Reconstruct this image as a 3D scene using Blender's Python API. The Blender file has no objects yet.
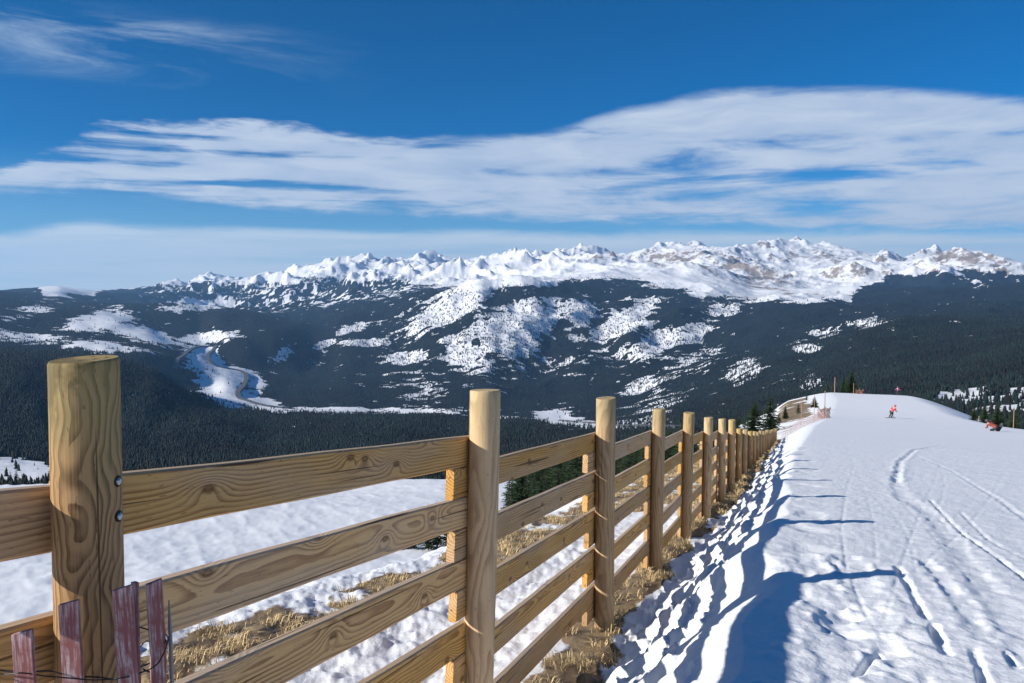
import bpy, bmesh, math, random
import numpy as np
from mathutils import Vector, Matrix, noise as mnoise

random.seed(7)
RNG = np.random.default_rng(11)
scene = bpy.context.scene
COL = scene.collection
rad = math.radians

# ------------------------------------------------------------------ camera geometry
F = 796.0                                   # focal length in pixels of the 1024 px wide frame
PITCH = math.atan(51.5 / F)
CT, ST = math.cos(PITCH), math.sin(PITCH)

def slope_of(y):
    """height over depth for a picture row"""
    v = (341.5 - np.asarray(y, float)) / F
    return (-ST + CT * v) / (CT + ST * v)

def project(x, y, z):
    dep = y * CT - z * ST
    dep = np.where(dep > 1e-3, dep, 1e-3)
    up = y * ST + z * CT
    return 512 + F * x / dep, 341.5 - F * up / dep

# fence line: passes B, runs along D, right hand normal N
D = np.array([.34, .94]); D /= np.linalg.norm(D)
N = np.array([D[1], -D[0]])
B = np.array([-1.52, 0.0])

def ts(x, y):
    px, py = x - B[0], y - B[1]
    return px * D[0] + py * D[1], px * N[0] + py * N[1]

def xy(t, s):
    return B[0] + t * D[0] + s * N[0], B[1] + t * D[1] + s * N[1]

# ------------------------------------------------------------------ noise
def _hash(ix, iy, seed):
    h = (ix.astype(np.int64) * 374761393 + iy.astype(np.int64) * 668265263 + seed * 1274126177) & 0xFFFFFFFF
    h = ((h ^ (h >> 13)) * 1274126177) & 0xFFFFFFFF
    h = (h ^ (h >> 16)) & 0xFFFFFFFF
    return h

def perlin(x, y, seed=0):
    x = np.asarray(x, float); y = np.asarray(y, float)
    ix, iy = np.floor(x), np.floor(y)
    fx, fy = x - ix, y - iy
    u = fx * fx * fx * (fx * (fx * 6 - 15) + 10)
    v = fy * fy * fy * (fy * (fy * 6 - 15) + 10)
    def g(dx, dy):
        a = _hash(ix + dx, iy + dy, seed) * (2 * math.pi / 4294967296.0)
        return np.cos(a) * (fx - dx) + np.sin(a) * (fy - dy)
    a = g(0, 0) * (1 - u) + g(1, 0) * u
    b = g(0, 1) * (1 - u) + g(1, 1) * u
    return (a * (1 - v) + b * v) * 1.5

def fbm(x, y, seed=0, octv=4, gain=.5, lac=2.03):
    o = 0; a = 1.0; tot = 0
    for i in range(octv):
        o = o + a * perlin(x, y, seed + i * 17); tot += a
        x = x * lac + 13.1; y = y * lac + 7.7; a *= gain
    return o / tot

def ridged(x, y, seed=0, octv=5, gain=.5):
    o = 0; a = 1.0; tot = 0; w = 1.0
    for i in range(octv):
        n = 1 - np.abs(perlin(x, y, seed + i * 31)) * 1.4
        n = np.clip(n, 0, 1) ** 2
        o = o + a * n * w; tot += a
        w = np.clip(n * 1.3, 0, 1)
        x = x * 2.07 + 3.3; y = y * 2.07 + 9.1; a *= gain
    return o / tot

def worley(x, y, seed=0):
    ix, iy = np.floor(x), np.floor(y)
    best = np.full(np.shape(x), 9.0)
    for dx in (-1, 0, 1):
        for dy in (-1, 0, 1):
            h = _hash(ix + dx, iy + dy, seed)
            cx = ix + dx + (h & 0xFFFF) / 65536.0
            cy = iy + dy + (h >> 16) / 65536.0
            best = np.minimum(best, (x - cx) ** 2 + (y - cy) ** 2)
    return np.sqrt(best)

def sstep(a, b, x):
    k = np.clip((x - a) / (b - a), 0, 1)
    return k * k * (3 - 2 * k)

def smax(a, b, k):
    h = np.clip(.5 + .5 * (a - b) / k, 0, 1)
    return b + (a - b) * h + k * h * (1 - h)

# ------------------------------------------------------------------ object helpers
def tag(o, label=None, cat=None, group=None, kind=None):
    if label: o['label'] = label
    if cat: o['category'] = cat
    if group: o['group'] = group
    if kind: o['kind'] = kind
    return o

def link(name, me, mat=None, parent=None, smooth=False):
    o = bpy.data.objects.new(name, me)
    COL.objects.link(o)
    if mat is not None: me.materials.append(mat)
    if parent is not None: o.parent = parent
    if smooth and len(me.polygons):
        me.polygons.foreach_set('use_smooth', np.ones(len(me.polygons), bool))
    return o

def np_mesh(name, verts, faces, attrs=None):
    """faces: (n,3) or (n,4) integer array"""
    me = bpy.data.meshes.new(name)
    verts = np.ascontiguousarray(verts, np.float32)
    faces = np.ascontiguousarray(faces, np.int32)
    n, k = faces.shape
    me.vertices.add(len(verts)); me.vertices.foreach_set('co', verts.ravel())
    me.loops.add(n * k); me.loops.foreach_set('vertex_index', faces.ravel())
    me.polygons.add(n)
    me.polygons.foreach_set('loop_start', np.arange(0, n * k, k, dtype=np.int32))
    me.update(calc_edges=True)
    for key, val in (attrs or {}).items():
        val = np.asarray(val, np.float32)
        if val.ndim == 1:
            a = me.attributes.new(key, 'FLOAT', 'POINT'); a.data.foreach_set('value', val)
        else:
            a = me.attributes.new(key, 'FLOAT_COLOR', 'POINT')
            c = np.ones((len(val), 4), np.float32); c[:, :3] = val
            a.data.foreach_set('color', c.ravel())
    return me

def empty(name, loc, rz=0):
    o = bpy.data.objects.new(name, None)
    COL.objects.link(o); o.location = loc; o.rotation_euler = (0, 0, rz)
    o.empty_display_size = .2
    return o

def bm_mesh(name, bm):
    me = bpy.data.meshes.new(name); bm.normal_update(); bm.to_mesh(me); bm.free()
    return me

def tube_bm(points, radius, sides=6, bm=None):
    bm = bm or bmesh.new()
    pts = [Vector(p) for p in points]
    rs = radius if isinstance(radius, (list, tuple)) else [radius] * len(pts)
    rings = []
    for i, p in enumerate(pts):
        d = (pts[min(i + 1, len(pts) - 1)] - pts[max(i - 1, 0)]).normalized()
        a = d.orthogonal().normalized() if abs(d.z) > .9 else d.cross(Vector((0, 0, 1))).normalized()
        b = d.cross(a).normalized()
        rings.append([bm.verts.new(p + (a * math.cos(q) + b * math.sin(q)) * rs[i])
                      for q in (2 * math.pi * k / sides for k in range(sides))])
    for r0, r1 in zip(rings, rings[1:]):
        for k in range(sides):
            bm.faces.new((r0[k], r0[(k + 1) % sides], r1[(k + 1) % sides], r1[k]))
    bm.faces.new(rings[0][::-1]); bm.faces.new(rings[-1])
    bmesh.ops.recalc_face_normals(bm, faces=bm.faces)
    return bm

# ------------------------------------------------------------------ materials
class Nodes:
    def __init__(self, name):
        self.m = bpy.data.materials.new(name); self.m.use_nodes = True
        self.t = self.m.node_tree; self.n = self.t.nodes
        self.p = self.n['Principled BSDF']
    def __call__(self, typ, **kw):
        nd = self.n.new(typ)
        for k, v in kw.items():
            if k.startswith('i_'):
                key = k[2:]
                nd.inputs[int(key) if key.isdigit() else key.replace('_', ' ')].default_value = v
            else: setattr(nd, k, v)
        return nd
    def l(self, a, b): self.t.links.new(a, b)
    def math(self, op, a, b=None, c=None, clamp=False):
        nd = self.n.new('ShaderNodeMath'); nd.operation = op; nd.use_clamp = clamp
        for i, q in enumerate((a, b, c)):
            if q is None: continue
            if isinstance(q, (int, float)): nd.inputs[i].default_value = q
            else: self.l(q, nd.inputs[i])
        return nd.outputs[0]
    def mix(self, f, a, b):
        nd = self.n.new('ShaderNodeMix'); nd.data_type = 'RGBA'
        for sock, q in ((nd.inputs[0], f), (nd.inputs[6], a), (nd.inputs[7], b)):
            if isinstance(q, (int, float)): sock.default_value = q
            elif isinstance(q, tuple): sock.default_value = (*q, 1) if len(q) == 3 else q
            else: self.l(q, sock)
        return nd.outputs[2]
    def ramp(self, v, a, b, x=0., y=1.):
        nd = self.n.new('ShaderNodeMapRange'); nd.interpolation_type = 'SMOOTHSTEP'
        nd.inputs[1].default_value = a; nd.inputs[2].default_value = b
        nd.inputs[3].default_value = x; nd.inputs[4].default_value = y
        self.l(v, nd.inputs[0]); return nd.outputs[0]
    def noise(self, vec, scale, detail=3., rough=.5, dist=0.):
        nd = self('ShaderNodeTexNoise', i_Scale=scale, i_Detail=detail, i_Roughness=rough, i_Distortion=dist)
        if vec is not None: self.l(vec, nd.inputs['Vector'])
        return nd.outputs[0]
    def bump(self, h, strength, dist):
        nd = self('ShaderNodeBump', i_Strength=strength, i_Distance=dist)
        self.l(h, nd.inputs['Height'])
        return nd
    def attr(self, name, out='Fac'):
        return self('ShaderNodeAttribute', attribute_name=name).outputs[out]

def plain(name, col, rough=.6, metal=0., var=.15, scale=30):
    N_ = Nodes(name)
    tc = N_('ShaderNodeTexCoord').outputs['Object']
    n = N_.noise(tc, scale, 4)
    a = tuple(c * (1 - var) for c in col); b = tuple(min(1, c * (1 + var)) for c in col)
    N_.l(N_.mix(n, a, b), N_.p.inputs['Base Color'])
    N_.p.inputs['Roughness'].default_value = rough; N_.p.inputs['Metallic'].default_value = metal
    return N_.m

def wood(name, light, dark, along, ring=.010, pith=(.05, .03), tilt=.03, wobble=.03, green=0., knots=True, ringmix=.85, grey=.25, lf=1.0, stain=0.):
    """solid growth-ring timber; along = 0 for rails (X) or 2 for posts (Z)"""
    W = Nodes(name)
    tc = W('ShaderNodeTexCoord').outputs['Object']
    rnd = W('ShaderNodeObjectInfo').outputs['Random']
    off = W('ShaderNodeCombineXYZ')
    W.l(W.math('MULTIPLY', rnd, 37.0), off.inputs[along])
    add = W('ShaderNodeVectorMath', operation='ADD'); W.l(tc, add.inputs[0]); W.l(off.outputs[0], add.inputs[1])
    pos = add.outputs[0]
    sep = W('ShaderNodeSeparateXYZ'); W.l(pos, sep.inputs[0])
    L = sep.outputs[along]
    if along == 0: A, C = sep.outputs[2], sep.outputs[1]
    else: A, C = sep.outputs[0], sep.outputs[1]
    # stretched coordinates for slow wandering of the pith
    def vec(l, a, c, sl, sa):
        cb = W('ShaderNodeCombineXYZ')
        W.l(W.math('MULTIPLY', l, sl), cb.inputs[0]); W.l(W.math('MULTIPLY', a, sa), cb.inputs[1]); W.l(W.math('MULTIPLY', c, sa), cb.inputs[2])
        return cb.outputs[0]
    n1 = W.noise(vec(L, A, C, 1.3 * lf, 2.0 * lf), 1.0, 1.5)
    n2 = W.noise(vec(L, A, C, 2.6 * lf, 7.0), 1.0, 2.0)
    n3 = W.noise(vec(L, A, C, 9.0, 40.0), 1.0, 2.0)
    pa = W.math('ADD', A, W.math('MULTIPLY', W.math('SUBTRACT', n1, .5), wobble * 4))
    pc = W.math('ADD', C, W.math('MULTIPLY', W.math('SUBTRACT', n2, .5), wobble * 1.3))
    pa = W.math('ADD', pa, W.math('MULTIPLY', W.math('SUBTRACT', rnd, .5), pith[0] * 2))
    pc = W.math('ADD', pc, pith[1])
    pc = W.math('ADD', pc, W.math('MULTIPLY', W.math('SINE', W.math('MULTIPLY', L, 1.7)), tilt))
    r = W.math('SQRT', W.math('ADD', W.math('MULTIPLY', pa, pa), W.math('MULTIPLY', pc, pc)))
    r = W.math('ADD', r, W.math('MULTIPLY', n3, .004))
    kd = None
    if knots:
        vo = W('ShaderNodeTexVoronoi', voronoi_dimensions='2D', feature='F1', i_Scale=1.0, i_Randomness=1.0)
        cb = W('ShaderNodeCombineXYZ')
        W.l(W.math('MULTIPLY', L, 2.1), cb.inputs[0]); W.l(W.math('MULTIPLY', A, 4.6), cb.inputs[1])
        W.l(W.math('MULTIPLY', rnd, 91.0), cb.inputs[2])
        sh = W('ShaderNodeVectorMath', operation='ADD'); W.l(cb.outputs[0], sh.inputs[0])
        o2 = W('ShaderNodeCombineXYZ'); W.l(W.math('MULTIPLY', rnd, 53.0), o2.inputs[1]); W.l(o2.outputs[0], sh.inputs[1])
        W.l(sh.outputs[0], vo.inputs['Vector'])
        kd = vo.outputs['Distance']
        e = W.math('MULTIPLY', kd, kd)
        bulge = W.math('EXPONENT', W.math('MULTIPLY', e, -34.0))
        r = W.math('ADD', r, W.math('MULTIPLY', bulge, ring * 3.2))
    fr = W.math('FRACT', W.math('DIVIDE', r, ring))
    late = W.math('MULTIPLY', W.math('MULTIPLY', W.ramp(fr, .25, .88), W.ramp(fr, 1.0, .92)), W.ramp(W.noise(vec(L, A, C, 2.2, 30.0), 1.0, 3.0), .3, .6, .45, 1.0))
    streak = W.noise(vec(L, A, C, 5.0, 260.0), 1.0, 3.0, .6)
    big = W.noise(vec(L, A, C, 1.1, 5.0), 1.0, 3.0)
    fac = W.math('MULTIPLY', late, ringmix)
    fac = W.math('ADD', fac, W.math('MULTIPLY', W.math('SUBTRACT', streak, .5), .95), clamp=True)
    col = W.mix(fac, light, dark)
    g = sum(light) / 3
    col = W.mix(W.math('MULTIPLY', W.ramp(big, .42, .72), grey), col, (g * 1.15, g * 1.08, g * .98))
    col = W.mix(W.math('MULTIPLY', W.ramp(W.noise(pos, 2.2, 4), .5, .75), .45), col, tuple(c * .62 for c in light))
    if kd is not None:
        kn = W.ramp(kd, .085, .035)
        krg = W.math('FRACT', W.math('MULTIPLY', kd, 22.0))
        col = W.mix(W.math('MULTIPLY', kn, W.math('ADD', .55, W.math('MULTIPLY', krg, .3))), col, tuple(c * .5 for c in dark))
    # grey, weathered upper edges
    if along == 0:
        up = W('ShaderNodeSeparateXYZ'); W.l(W('ShaderNodeTexCoord').outputs['Normal'], up.inputs[0])
        col = W.mix(W.math('MULTIPLY', W.ramp(up.outputs[2], .5, .9), .6), col, (.42, .38, .32))
    if green:
        gz = W('ShaderNodeSeparateXYZ'); W.l(tc, gz.inputs[0])
        st = W.math('ADD', gz.outputs[2], W.math('MULTIPLY', W.math('SUBTRACT', W.noise(vec(L, A, C, 3, 14), 1.0, 3), .5), .35))
        col = W.mix(W.math('MULTIPLY', W.ramp(st, -.36, -.04), green), col, (.27, .26, .11))
    if stain:
        gs = W('ShaderNodeSeparateXYZ'); W.l(tc, gs.inputs[0])
        sn_ = W.math('ADD', W.noise(tc, 9, 4, .6), W.math('MULTIPLY', gs.outputs[0], -2.2))
        sm_ = W.math('MULTIPLY', W.ramp(sn_, .46, .62), W.ramp(gs.outputs[2], -.20, -.07))
        col = W.mix(W.math('MULTIPLY', sm_, stain), col, (.11, .085, .035))
    hv = W('ShaderNodeHueSaturation'); W.l(col, hv.inputs['Color'])
    r2 = W.math('FRACT', W.math('MULTIPLY', rnd, 7.31))
    W.l(W.math('ADD', .84, W.math('MULTIPLY', rnd, .30)), hv.inputs['Value']); W.l(W.math('ADD', .88, W.math('MULTIPLY', r2, .26)), hv.inputs['Saturation'])
    col = hv.outputs[0]
    spk = W.noise(vec(L, A, C, 30.0, 170.0), 1.0, 2.0)
    col = W.mix(W.math('MULTIPLY', W.ramp(spk, .64, .74), .55), col, tuple(c * .5 for c in dark))
    # drying checks
    ck = W.noise(vec(L, A, C, .9, 60.0), 1.0, 1.0, .3)
    crack = W.math('MULTIPLY', W.ramp(ck, .30, .27), .75)
    col = W.mix(crack, col, tuple(c * .25 for c in dark))
    W.l(col, W.p.inputs['Base Color'])
    W.p.inputs['Roughness'].default_value = .78
    W.p.inputs['Specular IOR Level'].default_value = .25
    h = W.math('SUBTRACT', W.math('ADD', W.math('MULTIPLY', streak, .5), W.math('MULTIPLY', late, .35)), W.math('MULTIPLY', crack, 1.2))
    W.l(W.bump(h, .5, .0025).outputs[0], W.p.inputs['Normal'])
    return W.m

M = {}
M['rail'] = wood('rail_timber', (.69, .415, .165), (.27, .115, .038), 0, ring=.014, pith=(.05, .05), tilt=.022, wobble=.022, ringmix=.8, grey=.28)
M['post'] = wood('post_timber', (.63, .42, .21), (.31, .155, .065), 2, ring=.0115, pith=(.03, .0), tilt=.02, wobble=.03, green=.42, knots=False, ringmix=.7, grey=.15)
M['front_post'] = wood('front_post_timber', (.42, .25, .11), (.12, .058, .022), 2, ring=.0165, pith=(.02, .12), tilt=.05, wobble=.07, green=.45, knots=False, ringmix=.9, grey=.05, lf=2.3, stain=.75)

def slat_mat():
    W = Nodes('weathered_red_slat')
    tc = W('ShaderNodeTexCoord').outputs['Object']
    mp = W('ShaderNodeMapping'); mp.inputs['Scale'].default_value = (150, 150, 10); W.l(tc, mp.inputs[0])
    mp.inputs['Rotation'].default_value = (0, .06, 0)
    n = W.noise(mp.outputs[0], 1.0, 5, .65)
    n2 = W.noise(tc, 30, 4, .6)
    f = W.math('MULTIPLY', W.ramp(n, .42, .62), W.ramp(n2, .3, .62))
    col = W.mix(f, (.24, .082, .08), (.52, .43, .45))
    W.l(col, W.p.inputs['Base Color']); W.p.inputs['Roughness'].default_value = .8
    W.l(W.bump(n, .4, .002).outputs[0], W.p.inputs['Normal'])
    return W.m
M['slat'] = slat_mat()
M['wire'] = plain('dark_wire', (.03, .03, .032), .5, .7)
M['zinc'] = plain('zinc_bolt', (.42, .47, .50), .35, .85, .2, 90)
M['hole'] = plain('bolt_recess', (.015, .012, .01), .9)
M['stake'] = plain('grey_steel_stake', (.20, .21, .24), .45, .6)
M['pole'] = plain('bamboo_pole', (.36, .22, .12), .7)
M['net'] = plain('orange_safety_net', (.46, .22, .14), .7)
M['netfade'] = plain('faded_safety_net', (.62, .36, .30), .7)
M['road'] = plain('worn_asphalt', (.075, .078, .085), .85, 0, .25, .05)

def snow_mat():
    W = Nodes('snow_and_turf')
    tc = W('ShaderNodeTexCoord').outputs['Object']
    soil = W.attr('soil')
    nb = W.noise(tc, 11., 5, .62)
    sm = W.math('ADD', soil, W.math('MULTIPLY', W.math('SUBTRACT', nb, .5), .5))
    sm = W.ramp(sm, .42, .56)
    tan = W.mix(W.noise(tc, 26, 5, .7), (.15, .10, .055), (.42, .31, .17))
    dirt = W.mix(W.math('MULTIPLY', W.ramp(W.noise(tc, 3.1, 5, .6), .44, .60), .8), tan, (.075, .052, .036))
    sn = W.mix(W.noise(tc, 1.7, 4), (.80, .83, .87), (.86, .87, .885))
    W.l(W.mix(sm, sn, dirt), W.p.inputs['Base Color'])
    W.p.inputs['Roughness'].default_value = .62
    W.p.inputs['Specular IOR Level'].default_value = .25
    h = W.math('ADD', W.math('MULTIPLY', W.noise(tc, 6, 6, .62), .05), W.math('MULTIPLY', W.noise(tc, 55, 4, .65), .014))
    mp = W('ShaderNodeMapping'); W.l(tc, mp.inputs[0]); mp.inputs['Rotation'].default_value = (0, 0, rad(-20)); mp.inputs['Scale'].default_value = (1.2, 7, 1)
    h = W.math('ADD', h, W.math('MULTIPLY', W.noise(mp.outputs[0], 1.6, 4, .55), .018))
    W.l(W.bump(h, .55, .55).outputs[0], W.p.inputs['Normal'])
    return W.m
M['snow'] = snow_mat()

def mountain_mat():
    W = Nodes('mountain_snow_rock_forest')
    tc = W('ShaderNodeTexCoord').outputs['Object']
    snow = W.attr('snow'); rock = W.attr('rock')
    n1 = W.noise(tc, .022, 6, .72)
    s = W.ramp(W.math('ADD', snow, W.math('MULTIPLY', W.math('SUBTRACT', n1, .5), 1.05)), .40, .56)
    floor = W.mix(W.noise(tc, .03, 4), (.008, .011, .011), (.018, .021, .020))
    n2 = W.noise(tc, .014, 7, .75)
    rk = W.ramp(W.math('ADD', rock, W.math('MULTIPLY', W.math('SUBTRACT', n2, .5), 1.5)), .33, .60, 0, .95)
    rcol = W.mix(W.noise(tc, .0022, 5, .6), (.17, .145, .130), (.33, .25, .195))
    col = W.mix(s, floor, W.mix(rk, (.82, .84, .87), rcol))
    W.l(col, W.p.inputs['Base Color'])
    W.p.inputs['Roughness'].default_value = .8; W.p.inputs['Specular IOR Level'].default_value = .1
    h = W.noise(tc, .012, 8, .68)
    W.l(W.bump(h, .5, 16).outputs[0], W.p.inputs['Normal'])
    return W.m
M['mountain'] = mountain_mat()

def foliage_mat(name, tint=True):
    W = Nodes(name)
    c = W.attr('tint', 'Color')
    W.l(c, W.p.inputs['Base Color'])
    W.p.inputs['Roughness'].default_value = .75; W.p.inputs['Specular IOR Level'].default_value = .15
    return W.m
M['foliage'] = foliage_mat('conifer_needles')
M['grass'] = foliage_mat('dry_grass_blades')
M['bark'] = plain('conifer_bark', (.075, .052, .036), .9)

# ------------------------------------------------------------------ near ground: piste, bank, trench, lower run
PT = [(-60, 8.0), (-6, -.1), (0, -.93), (3, -1.34), (5.7, -1.70), (13, -2.83), (50, -8.2), (91, -13.7), (117, -16.8), (157, -19.6), (182, -21.4), (205, -25.5), (260, -62), (420, -170)]
def piste_z(t):
    return np.interp(t, [p[0] for p in PT], [p[1] for p in PT])
def piste_zs(t):                                        # softened
    w = np.clip(np.abs(t) * .12, .8, 14)
    return (piste_z(t - w) + 2 * piste_z(t) + piste_z(t + w) + piste_z(t - w / 2) * 2 + piste_z(t + w / 2) * 2) / 8

def ground_base(x, y):
    t, s = ts(x, y)
    wob = 1.2 * perlin(t * .05, s * .02 + 3, 5) * sstep(20, 70, t)
    zp = piste_zs(t)
    dep = np.interp(t, [0, 13, 40, 60, 100, 150], [.85, .86, .98, 1.30, 2.0, 2.9])
    s0 = np.interp(t, [0, 20, 60, 100, 150], [.28, .28, -.3, -1.5, -4.5])
    s1 = np.interp(t, [0, 20, 60, 100, 150], [1.27, 1.36, 2.6, 5.0, 8.0])
    s1 = s1 + .18 * perlin(t * .9, t * 0 + 2.2, 9) * sstep(40, 10, t)
    k = np.clip((s - s0) / (s1 - s0), 0, 1)
    bank = k * k * (3 - 2 * k) * .6 + .4 * k
    c = -dep * (1 - bank)
    ls = -3.1 - .35 * perlin(t * .33, t * 0 + .7, 21) + sstep(60, 125, t) * 2.6
    q = np.maximum(ls - s, 0)
    c = c - (np.sqrt(q * q + .25) - .5) * np.interp(t, [0, 40, 120], [.66, .62, .52])
    c = c - .06 * np.exp(-((s + 1.1) / .7) ** 2)        # slight hollow between fence and shoulder
    c = c - np.interp(t, [0, 5, 9, 18, 40, 80], [.03, .05, .10, .15, .17, .1]) * np.clip(-.3 - s, 0, 3.0)
    e = np.maximum(s - 21.5 - wob, 0)
    c = c - (np.sqrt(e * e + 9) - 3) * .42
    z = zp + c
    yy = np.maximum(y, -80)
    field = -13 - .175 * np.minimum(yy, 188) - .62 * np.maximum(yy - 188, 0) + 1.1 * perlin(x * .02, y * .02, 33) + .02 * np.minimum(x + 20, 0) * 0
    fz = smax(z, field, 3.0)
    return np.where(s < 0, fz, z)

def hit(px, py, zf=None):
    """ground point under a picture position (ray march on the near ground)"""
    u = (px - 512) / F; v = (341.5 - py) / F
    dx, dy, dz = u, CT + ST * v, -ST + CT * v
    prev = 1.0
    for k in np.concatenate([np.arange(1.0, 12, .02), np.arange(12, 60, .1), np.arange(60, 300, .4)]):
        if dz * k < float(ground_base(np.array(dx * k), np.array(dy * k))):
            return dx * k, dy * k
        prev = k
    return dx * 200, dy * 200

TRACKS = []   # (points, half width, depth, lip)
def track(pts, w, dpt, lip):
    P = [hit(*p) for p in pts]; TRACKS.append((np.array(P), w, dpt, lip))
track([(893, 470), (896, 482), (904, 498), (931, 513), (950, 537), (968, 563), (987, 589), (1009, 619), (1034, 660)], .08, .010, .004)
track([(930, 500), (946, 517), (963, 534), (987, 550), (1030, 582)], .010, .018, .003)
track([(960, 512), (990, 541), (1030, 561)], .010, .010, .003)
track([(898, 568), (902, 576), (911, 590), (920, 607), (926, 618)], .012, .028, 0)
track([(934, 626), (940, 640), (947, 654)], .014, .03, 0)
track([(974, 652), (980, 667), (988, 690)], .012, .03, 0)
track([(858, 672), (868, 660), (879, 651)], .008, .02, 0)
track([(1008, 655), (1016, 668)], .012, .02, 0)
track([(892, 652), (902, 664), (914, 680)], .07, .010, 0)
track([(812, 560), (838, 618), (842, 690)], .10, .012, .006)
track([(915, 455), (950, 470), (1000, 500), (1040, 530)], .03, .008, .006)
track([(896, 482), (900, 462), (915, 450), (940, 446)], .06, .016, .012)
track([(925, 560), (960, 600), (985, 640)], .04, .010, .005)
track([(850, 560), (862, 600), (872, 650)], .10, .012, .008)

rk = random.Random(12)
for _i in range(9):                                     # faint crossing ski cuts
    xa, ya, xb, yb = rk.uniform(830, 1010), rk.uniform(432, 490), rk.uniform(850, 1045), rk.uniform(520, 650)
    bow = rk.uniform(-30, 30)
    track([(xa + (xb - xa) * q_ + bow * math.sin(math.pi * q_), ya + (yb - ya) * q_) for q_ in (0, .2, .4, .6, .8, 1)], .004, rk.uniform(.0018, .0042), 0)

def ground(x, y, detail=True):
    z = ground_base(x, y)
    t, s = ts(x, y)
    if not detail: return z
    dist = np.hypot(x, y)
    near = sstep(60, 20, dist)
    # general softness of the snow
    z = z + .08 * fbm(x * .12, y * .12, 3, 3) * sstep(2.5, 9, np.abs(s)) * .5
    z = z + near * (.007 * fbm(x * 1.1, y * 1.1, 41, 4) + .006 * fbm(x * 6, y * 6, 43, 3) + .004 * fbm(x * 18, y * 18, 44, 2))
    z = z + near * sstep(2.2, 6, s) * .012 * (ridged(x * .55 + .3 * perlin(x, y, 8), y * .28, 47, 3) - .4)
    # trodden, lumpy bank beside the fence
    bk = sstep(.02, .35, s) * sstep(1.14 + .1 * sstep(6, 14, t), .78 + .1 * sstep(6, 14, t), s + .2 * perlin(t * 1.3, t * 0, 71)) * sstep(62, 40, t)
    wx = x + .22 * fbm(x * 1.9, y * 1.9, 61, 3); wy = y + .22 * fbm(x * 1.9, y * 1.9, 62, 3)
    pl = fbm(wx * 2.9, wy * 2.9, 51, 5, .55)
    w2 = worley(wx * 5.1, wy * 5.1, 52); w3 = worley(wx * 10.5, wy * 10.5, 54)
    som = sstep(-.15, .3, perlin(x * 1.4, y * 1.4, 59)); som3 = sstep(-.05, .35, perlin(x * 2.6, y * 2.6, 60))
    lump = .065 * sstep(-.22, .16, pl) + .035 * sstep(.08, .32, pl) - .05 + .05 * fbm(x * 4.2, y * 4.2, 53, 5, .6)
    lump = lump + som * .085 * np.sqrt(np.clip(.20 - w2 * w2, 0, 1)) + som3 * .05 * np.sqrt(np.clip(.2 - w3 * w3, 0, 1))
    # boot holes
    bh = worley(x * 2.1 + 4.4, y * 1.7, 63)
    lump = lump - .065 * sstep(.31, .12, bh + .12 * perlin(x * 6, y * 6, 64))
    z = z + bk * lump * (.75 + .4 * sstep(-.2, .4, perlin(x * .9, y * .9, 57)))
    # a soft beaten path of old boot prints at the foot of the bank
    z = z - sstep(1.25, 1.5, s) * sstep(1.9, 1.6, s) * near * .02 * sstep(.1, .5, perlin(x * 2.3, y * 2.3, 58))
    # shoulder on the far side of the fence
    sh = sstep(-.2, -.6, s) * sstep(-6, -3.4, s) * sstep(90, 60, t)
    z = z + sh * (.07 * fbm(x * 1.6, y * 1.6, 81, 4) + .035 * fbm(x * 7, y * 7, 83, 3))
    fl = sstep(-8, -20, s)
    z = z + fl * (.25 * fbm(x * .15, y * .15, 91, 4) + .10 * (ridged(x * .22 + y * .10, y * .045 - x * .02, 93, 3) - .4) + .06 * fbm(x * .8, y * .8, 95, 3))
    for P, w, dp, lip in TRACKS:
        m = (np.abs(x - P[:, 0].mean()) < np.ptp(P[:, 0]) / 2 + 1) & (np.abs(y - P[:, 1].mean()) < np.ptp(P[:, 1]) / 2 + 1)
        if not m.any(): continue
        xx, yy = x[m], y[m]
        dm = np.full(xx.shape, 9.0)
        for a, b in zip(P[:-1], P[1:]):
            ab = b - a; q = np.clip(((xx - a[0]) * ab[0] + (yy - a[1]) * ab[1]) / (ab @ ab), 0, 1)
            dm = np.minimum(dm, np.hypot(xx - a[0] - q * ab[0], yy - a[1] - q * ab[1]))
        rw = w * (1 + .7 * perlin(xx * 9, yy * 9, 88)) + .008 
        g = -dp * np.exp(-(dm / rw) ** 4) + lip * np.exp(-((dm - rw * 1.5) / (rw * .6)) ** 2)
        z[m] = z[m] + g * (.55 + .9 * sstep(-.3, .3, perlin(xx * 4, yy * 4, 89)))
    return z

def soil_mask(x, y):
    t, s = ts(x, y)
    n = fbm(x * .9, y * .9, 101, 4); n2 = fbm(x * 3, y * 3, 103, 3)
    m = np.zeros_like(x)
    base = np.exp(-((s - .0 - .22 * perlin(t * .9, t * 0 + 5.5, 111) - .10 * perlin(t * 3.1, t * 0, 112)) / (.25 + .16 * sstep(10, 25, t))) ** 4) * sstep(2.5, 5.5, t) * sstep(66, 56, t)
    m = np.maximum(m, base * (.86 + .5 * n + .25 * n2))
    band = np.exp(-((s + 2.35 + .35 * perlin(t * .4, t * 0, 105)) / (.62 + .5 * sstep(9, 20, t))) ** 4) * sstep(.5, 3, t) * sstep(75, 62, t)
    m = np.maximum(m, band * (.74 + .75 * n + .45 * n2))
    inner = sstep(-3.4, -2.8, s) * sstep(.3, 0, s) * sstep(11, 18, t) * sstep(70, 60, t)
    m = np.maximum(m, inner * (.62 + .6 * n + .3 * n2))
    tanr = np.exp(-((s - .6) / 3.3) ** 4) * sstep(108, 118, t) * sstep(185, 165, t)
    m = np.maximum(m, tanr * (.70 + .7 * fbm(x * .15, y * .15, 107, 3) + .35 * n))
    return m

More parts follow.
